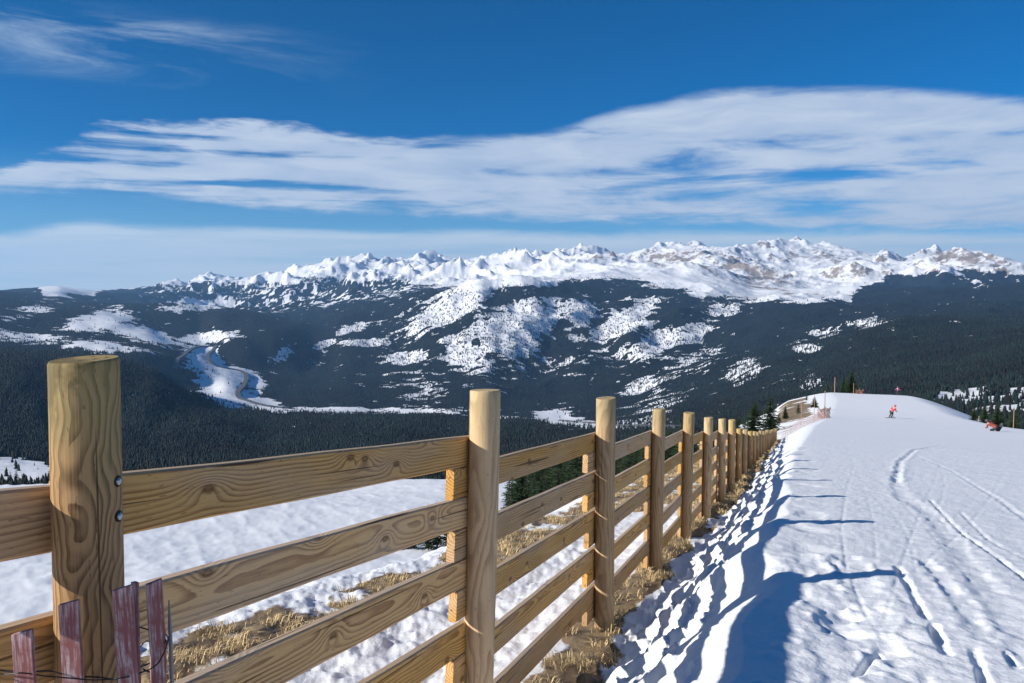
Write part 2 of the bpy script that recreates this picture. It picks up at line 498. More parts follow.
def polar_grid(az, r):
    A, R = np.meshgrid(az, r)                            # rows r, columns az
    nx, nr = len(az), len(r)
    i = np.arange(nr - 1)[:, None] * nx + np.arange(nx - 1)[None, :]
    f = np.stack([i, i + 1, i + nx + 1, i + nx], -1).reshape(-1, 4)
    return A.ravel(), R.ravel(), f

az_n = np.radians(np.concatenate([np.linspace(-180, -47, 50)[:-1], np.linspace(-47, 47, 900), np.linspace(47, 180, 50)[1:]]))
rr = [.25]
while rr[-1] < 360: rr.append(rr[-1] + min(max(rr[-1] ** 2 / 620, .01 if rr[-1] > 1.2 else .12), rr[-1] * .0095))
rr = np.array(rr)
A_, R_, f_ = polar_grid(az_n, rr)
X_, Y_ = R_ * np.sin(A_), R_ * np.cos(A_)
Z_ = ground(X_, Y_)
me = np_mesh('ski_slope', np.stack([X_, Y_, Z_], 1), f_, {'soil': soil_mask(X_, Y_)})
tag(link('ski_slope', me, M['snow'], smooth=True), kind='structure')

def gz(x, y):
    return float(ground(np.array([x], float), np.array([y], float))[0])

# ------------------------------------------------------------------ far terrain: valley, forest hills, mountains
XS = np.array([-260, 0, 60, 100, 150, 185, 200, 225, 250, 290, 330, 380, 420, 450, 480, 520, 560, 600, 640, 680, 700, 740, 800, 850, 900, 950, 1024, 1280], float)
def prof(pts): 
    p = np.array(pts, float); return np.interp(XS, p[:, 0], p[:, 1])
RINGS = [
 (250,  prof([(0, 575), (440, 560), (600, 540), (800, 500), (1024, 500)])),
 (340,  prof([(0, 528), (440, 525), (600, 500), (800, 476), (1024, 476)])),
 (1000, prof([(0, 480), (60, 478), (250, 474), (450, 472), (600, 462), (800, 432), (900, 420), (960, 424), (1024, 420)])),
 (1700, prof([(0, 450), (60, 456), (250, 455), (450, 448), (600, 440), (800, 412), (900, 392), (960, 392), (1024, 388)])),
 (3000, prof([(0, 356), (100, 358), (150, 371), (185, 394), (250, 409), (330, 413), (500, 416), (560, 421), (620, 424), (700, 405), (800, 380), (900, 350), (1024, 336)])),
 (3500, prof([(0, 349), (100, 351), (150, 367), (185, 391), (250, 407), (330, 412), (500, 416), (560, 420), (620, 421), (700, 396), (800, 366), (900, 333), (1024, 328)])),
 (4050, prof([(0, 374), (100, 382), (150, 390), (190, 395), (250, 402), (290, 408), (350, 408), (450, 405), (560, 409), (640, 405), (700, 385), (800, 350), (900, 318), (1024, 320)])),
 (4900, prof([(0, 343), (100, 346), (150, 353), (200, 364), (225, 373), (250, 383), (290, 392), (350, 388), (450, 382), (560, 386), (640, 384), (700, 368), (800, 344), (900, 316), (1024, 318)])),
 (5700, prof([(0, 331), (130, 334), (200, 350), (225, 362), (250, 366), (290, 372), (330, 372), (400, 362), (500, 362), (600, 364), (700, 352), (800, 338), (900, 314), (1024, 316)])),
 (6800, prof([(0, 314), (70, 312), (130, 318), (200, 336), (225, 325), (290, 327), (340, 338), (380, 335), (420, 322), (500, 316), (600, 320), (700, 318), (800, 318), (900, 308), (1024, 306)])),
 (8200, prof([(0, 298), (60, 304), (130, 305), (180, 302), (240, 308), (290, 320), (350, 316), (420, 296), (470, 284), (520, 278), (560, 283), (620, 293), (700, 300), (800, 300), (860, 302), (950, 298), (1024, 296)])),
 (9800, prof([(0, 291), (40, 291), (88, 303), (130, 311), (240, 312), (290, 312), (350, 303), (420, 289), (480, 283), (520, 280), (600, 277), (640, 277), (700, 280), (760, 287), (800, 292), (860, 290), (950, 283), (1024, 281)])),
 (12500, prof([(0, 292), (45, 286), (88, 286), (105, 294), (160, 299), (240, 299), (300, 296), (350, 286), (420, 276), (500, 268), (560, 262), (600, 257), (625, 263), (660, 262), (700, 254), (740, 262), (800, 268), (860, 272), (950, 272), (1024, 274)])),
 (17000, prof([(0, 296), (100, 291), (150, 289), (185, 283), (225, 275), (250, 271), (290, 268), (330, 261), (380, 261), (420, 258), (450, 258), (480, 255), (520, 254), (560, 251), (600, 252), (640, 250), (680, 246), (700, 243), (740, 241), (800, 241), (850, 244), (880, 253), (905, 262), (930, 251), (955, 243), (985, 255), (1024, 262)])),
 (24000, prof([(0, 300), (500, 285), (1024, 285)])),
 (32000, prof([(0, 312), (1024, 312)])),
]
az_f = np.radians(np.linspace(-46, 46, 1500))
rf = np.exp(np.concatenate([np.linspace(math.log(235), math.log(2400), 110)[:-1], np.linspace(math.log(2400), math.log(19500), 500)[:-1], np.linspace(math.log(19500), math.log(21500), 6)]))

def pchip(xk, yk, x):
    """xk (K,), yk (K,C), x (R,) -> (R,C) monotone cubic"""
    h = np.diff(xk)[:, None]; dl = np.diff(yk, axis=0) / h
    m = np.zeros_like(yk)
    w = np.where(dl[:-1] * dl[1:] > 0, 2 * dl[:-1] * dl[1:] / (dl[:-1] + dl[1:] + 1e-12), 0)
    m[1:-1] = w; m[0] = dl[0]; m[-1] = dl[-1]
    i = np.clip(np.searchsorted(xk, x) - 1, 0, len(xk) - 2)
    hh = h[i]; q = ((x - xk[i]) / hh[:, 0])[:, None]
    y0, y1, m0, m1 = yk[i], yk[i + 1], m[i], m[i + 1]
    return y0 * (2 * q**3 - 3 * q**2 + 1) + hh * m0 * (q**3 - 2 * q**2 + q) + y1 * (-2 * q**3 + 3 * q**2) + hh * m1 * (q**3 - q**2)

pxc = 512 + F * np.tan(az_f) / (CT + ST * .06)           # picture column of each azimuth
yk = np.stack([np.interp(pxc, XS, p) for _, p in RINGS])
kz = slope_of(yk)
lr = np.log(np.array([r for r, _ in RINGS]))
# blur along azimuth so that the control polylines leave no creases
ker = np.hanning(13); ker /= ker.sum()
kz = np.stack([np.convolve(np.pad(k, 6, 'edge'), ker, 'valid') for k in kz])
AF, RF = np.meshgrid(az_f, rf)
XF, YF = RF * np.sin(AF), RF * np.cos(AF)
warp = .10 * fbm(AF * 9, np.log(RF) * 2.2, 201, 3)
# look each vertex up at a warped distance, so that ridges and valleys wander
SL = np.empty_like(RF)
base = pchip(lr, kz, np.log(rf))
lrf = np.log(rf)
wl = np.clip(np.log(RF) + warp * sstep(700, 1800, RF) * sstep(24000, 12000, RF), lrf[0], lrf[-1])
idx = np.clip(np.searchsorted(lrf, wl.ravel()).reshape(wl.shape) - 1, 0, len(rf) - 2)
fr = (wl - lrf[idx]) / (lrf[idx + 1] - lrf[idx])
cols = np.broadcast_to(np.arange(len(az_f))[None, :], idx.shape)
SL = base[idx, cols] * (1 - fr) + base[idx + 1, cols] * fr
ZF = SL * YF
# relief
amp = .0042 * RF * sstep(300, 1500, RF)
ZF = ZF + amp * fbm(XF / 900, YF / 900, 211, 5)
gul = ridged(XF / 1100, YF / 1100, 221, 5)
wg = sstep(3800, 6500, RF) * sstep(10500, 8500, RF) * sstep(330, 480, 512 + F * np.tan(AF))
ZF = ZF + wg * 115 * (gul - .45)
wm = sstep(9000, 12500, RF)
pk = ridged(XF / 3300 + .30 * fbm(XF / 2500, YF / 2500, 231, 3), YF / 3300, 233, 5, .42)
pk2 = ridged(XF / 820, YF / 820, 239, 4, .5)
left = sstep(90, 230, 512 + F * np.tan(AF))
pk3 = ridged(XF / 260, YF / 260, 243, 3, .5)
ZF = ZF + wm * left * (380 * (pk - .58) + 150 * (pk2 - .5) * (.35 + pk) * (1 - .35 * sstep(520, 660, 512 + F * np.tan(AF))) * 1.3 + 30 * (pk3 - .5))
def massif(px_, py_, r, slope, k=45, jag=.75):
    global ZF
    a = math.atan((px_ - 512) / F * CT); X0, Y0 = r * math.sin(a), r * math.cos(a)
    dx_, dy_ = XF - X0, YF - Y0
    th = np.arctan2(dy_, dx_); dd = np.hypot(dx_, dy_)
    rib = np.abs(np.sin(th * 2.5 + px_ + .5 * perlin(dd / 500, th * 1.5, 251)))          # spurs running down from the top
    top = float(slope_of(py_)) * Y0
    cone = top - dd * slope * (1 + jag * (.6 - rib)) + 45 * (pk2 - .5) + 40 * (pk3 - .5) - 14 * fbm(XF / 300, YF / 300, 253, 3)
    ZF = np.where(dd < 3500, smax(ZF, cone, k), ZF)
for a_ in [(958, 246, 14500, .43), (735, 248, 15800, .50), (785, 246, 16800, .40), (710, 248, 15000, .46), (838, 251, 16200, .40), (603, 257, 12800, .30), (560, 258, 16500, .42),
           (505, 260, 17000, .5), (440, 263, 16800, .5), (380, 266, 16500, .5), (335, 265, 16800, .46), (268, 270, 16500, .5), (216, 277, 15500, .45), (1015, 266, 15500, .4)]:
    massif(*a_)
PX, PY = project(XF, YF, ZF)

# openness: where the snow shows between the trees, as patches lying on the terrain
def blob(cx, cy, rx, ry, rot=0, w=1.0):
    c, s_ = math.cos(rad(rot)), math.sin(rad(rot))
    u = (PX - cx) * c + (PY - cy) * s_; v = -(PX - cx) * s_ + (PY - cy) * c
    q = (u / rx) ** 2 + (v / ry) ** 2
    return w * np.exp(-q ** 1.5 * .8)
OPEN = np.zeros_like(PX)
CLEAR = [(12, 475, 46, 16, 0, 1.25), (-60, 474, 80, 16), (150, 468, 30, 4, 6, .75), (225, 433, 14, 2, 0, .6),
 (30, 338, 60, 7, 4, .85), (95, 346, 55, 6, 6, .85), (-60, 338, 60, 10), (100, 321, 36, 10, -10, 1.1), (140, 333, 40, 8, 14, 1.1), (205, 339, 34, 6, -6, 1.1), (188, 307, 34, 6, -4, .9), (37, 309, 20, 4, 0, .8), (10, 318, 14, 4, 0, .7), (118, 306, 14, 3, 0, .6),
 (204, 362, 24, 18, 40, 1.15), (220, 386, 32, 15, 40, 1.3), (252, 401, 42, 7, 13, 1.25), (235, 374, 26, 8, 10, 1.1), (277, 358, 14, 7, -25, 1.0), (256, 385, 10, 12, 20, .9), (325, 344, 14, 4, -18, 1.0),
 (330, 410, 60, 3, 1, .9), (420, 411, 60, 3, 0, .8), (505, 417, 40, 3, 3, .7), (555, 418, 22, 7, 6, 1.2), (590, 424, 40, 4, 4, .9), (640, 424, 30, 6, -4, .9),
 (462, 300, 58, 13, -33, 1.0), (440, 316, 40, 8, -28, .8), (467, 355, 26, 15, 20, .95), (515, 330, 42, 24, -20, .98), (540, 318, 26, 12, -30, .8), (409, 358, 20, 6, -5, .95), (580, 314, 16, 12, -20, .85), (625, 320, 34, 9, -28, .85), (655, 344, 36, 10, -26, .85), (363, 343, 26, 4, 0, .9), (350, 329, 16, 6, -15, .8), (420, 395, 24, 14, 0, .55), (640, 388, 22, 8, -20, .6), (655, 405, 30, 14, -15, .7),
 (694, 332, 20, 10, -25, .85), (727, 309, 18, 6, -5, .85), (805, 348, 15, 5, 0, .95), (826, 331, 18, 7, 0, .8), (868, 323, 18, 6, 0, .8), (745, 371, 20, 12, -25, .75), (812, 382, 14, 8, -20, .7), (780, 407, 12, 6, 0, .6), (700, 360, 30, 10, -25, .5),
 (985, 406, 54, 14, 5, .85), (1060, 400, 60, 20, 0, .8), (930, 312, 12, 2, 0, .4), (980, 283, 22, 3, 15, .5), (905, 292, 14, 2, 0, .4)]
for b_ in CLEAR: OPEN = np.maximum(OPEN, blob(*b_))
nzA = fbm(XF / 420, YF / 420, 301, 4); nzB = fbm(XF / 110, YF / 110, 303, 3)
nzC = fbm(XF / 38, YF / 38, 305, 2)
fall = fbm((XF * .8 + YF * .6) / 620, (-XF * .6 + YF * .8) / 130, 307, 4)      # streaks of trees running down the slopes
opn = OPEN * .78 + .36 * nzA + .55 * nzB + .50 * fall * sstep(330, 420, PX) + .30 * nzC
opn = opn + .30 * sstep(.42, .62, nzB) + .05
opn = opn + .34 * sstep(8600, 10500, RF) * sstep(480, 400, PX) * sstep(120, 170, PX)
opn = opn + .30 * sstep(330, 400, PX) * sstep(760, 640, PX) * sstep(400, 372, PY) * sstep(288, 300, PY) * .75
tl = np.interp(PX, [-300, 36, 44, 92, 104, 160, 240, 300, 350, 400, 440, 470, 490, 520, 555, 600, 640, 680, 720, 760, 800, 850, 862, 885, 930, 1024, 1300],
                    [270, 280, 297, 296, 285, 284, 281, 280, 278, 277, 287, 291, 290, 284, 284, 277, 281, 291, 299, 302, 302, 298, 286, 276, 272, 273, 273])
alp = sstep(5, -5, PY - tl + 9 * nzA + 6 * nzB + 9 * fbm(XF / 1400, YF / 1400, 315, 4) * sstep(450, 330, PX)) * sstep(6200, 7800, RF)
snowm = np.clip(np.maximum(sstep(.36, .60, opn), alp), 0, 1)
meadow = np.zeros_like(PX)
for b_ in [(215, 372, 48, 30, 35), (245, 396, 50, 16, 14), (100, 332, 120, 26, 6), (360, 410, 130, 4, 1), (985, 402, 60, 20, 5), (560, 419, 40, 7, 5), (20, 474, 60, 18, 0)]:
    meadow = np.maximum(meadow, blob(*b_))
meadow = np.clip(meadow * 1.2, 0, 1)
spots = sstep(-.1, .35, nzC + .6 * nzB) * (1 - meadow)
snowm = np.where(alp > .5, snowm, np.minimum(snowm, .74 - .12 * spots + .2 * meadow))
# slope and rock
dzr = np.gradient(ZF, axis=0) / np.gradient(RF, axis=0)
dza = np.gradient(ZF, axis=1) / (RF * np.gradient(AF, axis=1))
steep = np.hypot(dzr, dza)
rock = sstep(.40, .85, steep) * sstep(9000, 12000, RF) * (.50 + .6 * nzA)
brown = np.zeros_like(PX)
for b_ in [(735, 268, 66, 15, 14, .85), (690, 258, 34, 9, 0, .8), (655, 262, 30, 7, 0, .6), (595, 257, 18, 5, 15, .8), (790, 256, 40, 8, 0, .6), (960, 258, 34, 10, 0, .9), (835, 258, 40, 8, 10, .65), (770, 285, 70, 12, 14, .7)]:
    brown = np.maximum(brown, blob(*b_))
streak = ridged(XF / 500, YF / 900, 311, 4)
rock = rock * (.45 + .55 * sstep(520, 680, PX))
rock = np.clip(np.maximum(rock, brown * (.55 + .9 * (streak - .35))), 0, 1) * sstep(8000, 9500, RF)
# the far flanks keep their bluish woods below the tree line
n_az, n_r = len(az_f), len(rf)
ii = np.arange(n_r - 1)[:, None] * n_az + np.arange(n_az - 1)[None, :]
ff = np.stack([ii, ii + 1, ii + n_az + 1, ii + n_az], -1).reshape(-1, 4)
me = np_mesh('mountain_terrain', np.stack([XF.ravel(), YF.ravel(), ZF.ravel()], 1), ff, {'snow': snowm.ravel(), 'rock': rock.ravel()})
tag(link('mountain_terrain', me, M['mountain'], smooth=True), kind='structure')

# one plain sheet of valley floor out to the horizon, under everything
q = np.linspace(0, 2 * math.pi, 65)[:-1]
vg = np.concatenate([[[0, 0, -900]], np.stack([22000 * np.sin(q), 22000 * np.cos(q), np.full(64, -900.)], 1)])
me = np_mesh('valley_ground', vg, np.array([(0, 1 + (k + 1) % 64, 1 + k) for k in range(64)]), {'snow': np.full(65, .5), 'rock': np.zeros(65)})
tag(link('valley_ground', me, M['mountain']), kind='structure')

# ------------------------------------------------------------------ forest on the hills (nobody could count it)
def low_tree(tiers, sides, jag, rng):
    v, f = [], []
    for i in range(tiers):
        z0 = .06 + .80 * i / tiers; z1 = min(1.0, z0 + 1.25 / tiers + .08) if i < tiers - 1 else 1.0
        R0 = .22 * (1 - z0) ** .8 + .02
        b = len(v); ph = rng.uniform(0, 6)
        for k in range(sides):
            a = ph + 2 * math.pi * k / sides
            rr_ = R0 * rng.uniform(1 - jag, 1 + jag)
            v.append((rr_ * math.cos(a), rr_ * math.sin(a), z0 - rng.uniform(0, .05)))
        v.append((rng.uniform(-.01, .01), rng.uniform(-.01, .01), z1))
        for k in range(sides): f.append((b + k, b + (k + 1) % sides, b + sides))
    return np.array(v), np.array(f)

c0x, c0y = PX[:-1, :-1], PY[:-1, :-1]
ex, ey = PX[:-1, 1:] - c0x, PY[:-1, 1:] - c0y
gx, gy = PX[1:, :-1] - c0x, PY[1:, :-1] - c0y
apx = -(ex * gy - ey * gx)                                # > 0 where the slope faces the camera
dr_ = np.diff(RF, axis=0)[:, :-1]; am2 = dr_ * RF[:-1, :-1] * np.diff(AF, axis=1)[:-1]
rc = RF[:-1, :-1]
dens = np.clip(2.6e-7 * rc ** 2, .16, .95)
sn_c = snowm[:-1, :-1]
wood_p = sstep(.9, .25, sn_c) * .95 + .40 * sstep(-.2, .4, nzC[:-1, :-1]) * sstep(-.3, .3, nzB[:-1, :-1] + fall[:-1, :-1])
grove = sstep(40, 0, np.abs(PY[:-1, :-1] - 404)) * sstep(930, 960, PX[:-1, :-1])
md = meadow[:-1, :-1]
wood_p = np.where(sn_c > .5, wood_p * (1 - .82 * md), wood_p)
wood_p = np.maximum(wood_p, .09 * grove)
want = np.minimum(np.maximum(apx, 0) * dens + .12 * np.maximum(apx, 0), am2 / 22.0) * wood_p
want *= (rc > 420) & (rc < 9800) & (PX[:-1, :-1] > -160) & (PX[:-1, :-1] < 1180)
want *= 1 - alp[:-1, :-1] * .97
cnt = RNG.poisson(want)
ci, cj = np.nonzero(cnt)
rep = cnt[ci, cj]
ci, cj = np.repeat(ci, rep), np.repeat(cj, rep)
u1, u2 = RNG.random(len(ci)), RNG.random(len(ci))
def bil(Q): return (Q[ci, cj] * (1 - u1) + Q[ci, cj + 1] * u1) * (1 - u2) + (Q[ci + 1, cj] * (1 - u1) + Q[ci + 1, cj + 1] * u1) * u2
tx, ty, tz = bil(XF), bil(YF), bil(ZF)
tr = np.hypot(tx, ty)
th_ = RNG.uniform(5.5, 12.5, len(tx)) * (1 + .25 * sstep(3000, 8000, tr))
solo = (snowm[ci, cj] >= .42)
th_[solo] *= 1.3
shade = .6 + .8 * RNG.random(len(tx)) ** 1.5 + .7 * fbm(tx / 260, ty / 260, 401, 3)
hue = RNG.random(len(tx))
def forest(name, sel, protos, label):
    idx_ = np.nonzero(sel)[0]
    V, Fc, C = [], [], []; off = 0
    which = RNG.integers(0, len(protos), len(idx_))
    for pi, (pv, pf) in enumerate(protos):
        id2 = idx_[which == pi]
        if not len(id2): continue
        a = RNG.uniform(0, 2 * math.pi, len(id2)); ca, sa = np.cos(a)[:, None], np.sin(a)[:, None]
        h = th_[id2][:, None]; wd = h * RNG.uniform(.8, 1.25, (len(id2), 1))
        vx = (pv[None, :, 0] * ca - pv[None, :, 1] * sa) * wd + tx[id2][:, None]
        vy = (pv[None, :, 0] * sa + pv[None, :, 1] * ca) * wd + ty[id2][:, None]
        vz = pv[None, :, 2] * h + tz[id2][:, None] - .4
        V.append(np.stack([vx, vy, vz], -1).reshape(-1, 3))
        n_ = len(pv)
        Fc.append((pf[None] + (np.arange(len(id2)) * n_)[:, None, None]).reshape(-1, 3) + off)
        off += n_ * len(id2)
        g = shade[id2][:, None]
        c = np.concatenate([.009 * g + .011 * hue[id2][:, None], .022 * g, .018 * g], 1)
        C.append(np.repeat(c, n_, axis=0))
    me_ = np_mesh(name, np.concatenate(V), np.concatenate(Fc), {'tint': np.concatenate(C)})
    o = link(name, me_, M['foliage'])
    tag(o, label, 'forest', kind='stuff')
prng = np.random.default_rng(5)
hi = [low_tree(5, 7, .35, prng) for _ in range(6)]
lo = [low_tree(2, 5, .3, prng) for _ in range(6)]
forest('conifer_forest', tr < 2000, hi, 'dark conifer forest covering the slopes nearest below the fence')
forest('hillside_forest', tr >= 2000, lo, 'dark forest covering the hills across the valley')
print('forest trees', len(tx), 'near', int((tr < 2000).sum()))

# ------------------------------------------------------------------ highway in the valley
def terrain_point(px_, py_, guess):
    """terrain point that projects there, nearest to a guessed distance"""
    j = int(np.argmin(np.abs(pxc - px_)))
    k = np.abs(PY[:, j] - py_) + 4 * np.abs(np.log(rf / guess))
    i = int(np.argmin(k))
    return XF[i, j], YF[i, j]
tz_rows = lrf
def terrain_z(x, y):
    a = math.atan2(x, y); r = math.hypot(x, y)
    j = np.clip(np.searchsorted(az_f, a) - 1, 0, n_az - 2); i = np.clip(np.searchsorted(rf, r) - 1, 0, n_r - 2)
    return float(max(ZF[i, j], ZF[i, j + 1], ZF[i + 1, j], ZF[i + 1, j + 1]))
def smooth_line(pts, n):
    P = [Vector((p[0], p[1], 0)) for p in pts]; out = []
    P = [P[0]] + P + [P[-1]]
    for a, b, c, d in zip(P, P[1:], P[2:], P[3:]):
        for k in range(n):
            t_ = k / n
            out.append(.5 * ((2 * b) + (c - a) * t_ + (2 * a - 5 * b + 4 * c - d) * t_**2 + (3 * b - a - 3 * c + d) * t_**3))
    out.append(P[-1]); return out
def road(name, pxpts, guess, width, lift=3.0):
    P = [terrain_point(a, b, guess) for a, b in pxpts]
    L = smooth_line(P, 8)
    bm = bmesh.new(); rows = []
    for i, p in enumerate(L):
        d = (L[min(i + 1, len(L) - 1)] - L[max(i - 1, 0)]); d = d.normalized() if d.length > 0 else Vector((1, 0, 0))
        n_ = Vector((d.y, -d.x, 0))
        zc = max(terrain_z(*(p + n_ * k * width / 2).xy) for k in (-1, 0, 1)) + lift
        rows.append([bm.verts.new((*(p + n_ * k * width / 2).xy, zc + dz)) for k, dz in ((-1, -14), (-1, 0), (1, 0), (1, -14))])
    for a, b in zip(rows, rows[1:]):
        for k in range(3): bm.faces.new((a[k], a[k + 1], b[k + 1], b[k]))
    bmesh.ops.recalc_face_normals(bm, faces=bm.faces)
    tag(link(name, bm_mesh(name, bm), M['road']), kind='structure')
road('highway', [(173, 371), (177, 361), (186, 353), (199, 347), (220, 342), (236, 338)], 5200, 22)
road('highway', [(216, 346), (210, 353), (208, 361), (219, 367), (236, 370), (245, 376), (242, 387), (237, 396), (251, 403), (269, 407), (290, 408.5)], 4600, 24)
road('highway', [(560, 421), (600, 424), (640, 427), (680, 429)], 3600, 16)

# ------------------------------------------------------------------ the fence
def post_top(k):
    known = [-.146, -.484, -.851, -1.298, -1.716, -2.168, -2.585, -3.0, -3.63, -4.08, -4.56, -5.0, -5.45]
    if k < 1: return .22
    if k <= len(known): return known[k - 1]
    return -5.45 - .415 * (k - 13) + .04 * math.sin(k * 1.9)
def post_t(k): 
    return {0: -.65, 1: 1.79, 2: 4.08}.get(k, 6.64 + 2.56 * (k - 3))
NP = 24
fence = empty('wooden_fence', (*xy(post_t(2), 0), gz(*xy(post_t(2), 0))))
tag(fence, 'long wooden fence of round posts and five rails descending beside the ski slope', 'fence')
bpy.context.view_layer.update()
FINV = Matrix.Translation(-Vector(fence.location))

def post_mesh(h, r, seed):
    rg = random.Random(seed)
    bm = bmesh.new(); sides = 40
    levels = [-h, -h * .8, -h * .6, -h * .4, -h * .25, -.12, -.03, -.006, 0]
    rings = []
    ph = rg.uniform(0, 6)
    for z in levels:
        rad_ = r * (1 + .03 * (-z / h)) * (.965 if z == 0 else 1)
        ring = []
        for k in range(sides):
            a = 2 * math.pi * k / sides
            q_ = rad_ * (1 + .012 * math.sin(2 * a + ph) + .006 * math.sin(5 * a + ph * 2 + z * 3))
            ring.append(bm.verts.new((q_ * math.cos(a) + .004 * math.sin(z * 2 + ph), q_ * math.sin(a), z + (.004 * math.sin(a + ph) if z > -.01 else 0))))
        rings.append(ring)
    for r0, r1 in zip(rings, rings[1:]):
        for k in range(sides): bm.faces.new((r0[k], r0[(k + 1) % sides], r1[(k + 1) % sides], r1[k]))
    bm.faces.new(rings[-1]); bm.faces.new(rings[0][::-1])
    me_ = bm_mesh('post', bm)
    for p in me_.polygons: p.use_smooth = len(p.vertices) == 4
    return me_

for k in range(NP + 1):
    t_ = post_t(k); x_, y_ = xy(t_, 0)
    zt = post_top(k); zb = gz(x_, y_) - .35
    r_ = .0745 * (1 + .05 * math.sin(k * 4.1 + 1))
    if k == 1: r_ = .0675
    o = link('post', post_mesh(zt - zb, r_, k), M['front_post'] if k == 1 else M['post'], fence)
    o.location = FINV @ Vector((x_, y_, zt))
    lean = {1: (0, rad(.3)), 2: (0, rad(-1.4)), 3: (0, rad(-.2))}.get(k, (rad(random.uniform(-.8, .8)), rad(random.uniform(-.8, .8))))
    o.rotation_euler = (lean[0], lean[1], random.uniform(0, 6.28) if k != 1 else rad(8))
    if k == 1:
        o['label'] = 'thick front post with bold curved grain and two bolts'
        for zz in (-.262, -.338):
            bm = bmesh.new()
            phi = rad(-2) - rad(8)
            dirv = Vector((math.cos(phi), math.sin(phi), 0))
            c0 = dirv * (r_ * .985)
            tube_bm([c0 + Vector((0, 0, zz)), c0 + dirv * .0035 + Vector((0, 0, zz))], .0125, 20, bm)
            b1 = link('bolt', bm_mesh('bolt', bm), M['hole'], o)
            bm = bmesh.new()
            tube_bm([c0 + dirv * .002 + Vector((0, 0, zz)), c0 + dirv * .006 + Vector((0, 0, zz)), c0 + dirv * .0085 + Vector((0, 0, zz))], [.0082, .0078, .0045], 16, bm)
            me_ = bm_mesh('bolt_head', bm)
            bm2 = bmesh.new(); bm2.from_mesh(b1.data); bm2.from_mesh(me_)
            nf0 = len(b1.data.polygons)
            bm2.faces.ensure_lookup_table()
            for f in bm2.faces[nf0:]: f.material_index = 1
            bm2.to_mesh(b1.data); bm2.free(); b1.data.materials.append(M['zinc'])

def rail_mesh(L, w, h, seed):
    rg = random.Random(seed)
    bm = bmesh.new(); n = 14; rows = []
    c = .006
    sec = [(-w/2, c), (-w/2 + c, 0), (w/2 - c, 0), (w/2, c), (w/2, h - c), (w/2 - c, h), (-w/2 + c, h), (-w/2, h - c)]
    a1, a2, p1 = rg.uniform(-.006, .006), rg.uniform(-.004, .004), rg.uniform(0, 6)
    for i in range(n + 1):
        x = L * i / n; q = i / n
        rows.append([bm.verts.new((x, yy + a1 * math.sin(math.pi * q), zz - h + a2 * math.sin(math.pi * q) + .0012 * math.sin(x * 7 + p1 + zz * 20))) for yy, zz in sec])
    for a, b in zip(rows, rows[1:]):
        for k in range(8): bm.faces.new((a[k], b[k], b[(k + 1) % 8], a[(k + 1) % 8]))
    bm.faces.new(rows[0]); bm.faces.new(rows[-1][::-1])
    bmesh.ops.recalc_face_normals(bm, faces=bm.faces)
    return bm_mesh('rail', bm)

def add_rail(t0, z0, t1, z1, e0, e1, seed, h=.1455):
    """top edge runs z0 at post t0 to z1 at post t1, with overhangs e0 / e1"""
    sl = (z1 - z0) / (t1 - t0)
    ta, tb = t0 + e0, t1 + e1
    za = z0 + sl * e0
    L = math.hypot(tb - ta, sl * (tb - ta))
    x_, y_ = xy(ta, -.0745 - .0215)
    mw = Matrix.Translation((x_, y_, za)) @ Matrix.Rotation(math.atan2(D[1], D[0]), 4, 'Z') @ Matrix.Rotation(-math.atan(sl), 4, 'Y')
    return rail_mesh(L, .041, h, seed), FINV @ mw

bays = []
bays.append((0, [-.07, -.355, -.63, -.905, -1.20], [-.424, -.708, -.99, -1.287, -1.582]))
bays.append((1, [-.414, -.697, -.988, -1.285, -1.58], [-.713, -1.013, -1.307, -1.633, -1.94]))
bays.append((2, [-.858, -1.160, -1.455, -1.780, -2.09], [-1.135, -1.448, -1.755, -2.065, -2.37]))
for k in range(3, NP):
    z0 = bays[-1][2][0] - .147
    z1 = post_top(k + 1) - (.25 if k < 8 else .10)
    z1 = min(z1, z0 - .05)
    if k == 7: z1 = post_top(8) - .30
    bays.append((k, [z0 - .302 * i for i in range(5)], [z1 - .302 * i for i in range(5)]))
rest = bmesh.new()
nrail = 0
for k, zs, ze in bays:
    e0 = -.20 + random.uniform(-.03, .03) if k >= 2 else (.006 if k == 1 else -.1)
    e1 = .11 if k >= 1 else -.006
    for i in range(5):
        j = random.uniform(-.035, .035) if k >= 2 else 0
        me_, mw = add_rail(post_t(k), zs[i], post_t(k + 1), ze[i], e0 + j, e1, k * 7 + i)
        if k <= 19:
            o = link('rail', me_, M['rail'], fence); o.matrix_local = mw
        else:
            me_.transform(mw); rest.from_mesh(me_); bpy.data.meshes.remove(me_)
o = link('rail', bm_mesh('rail_rest', rest), M['rail'], fence); o['kind'] = 'stuff'

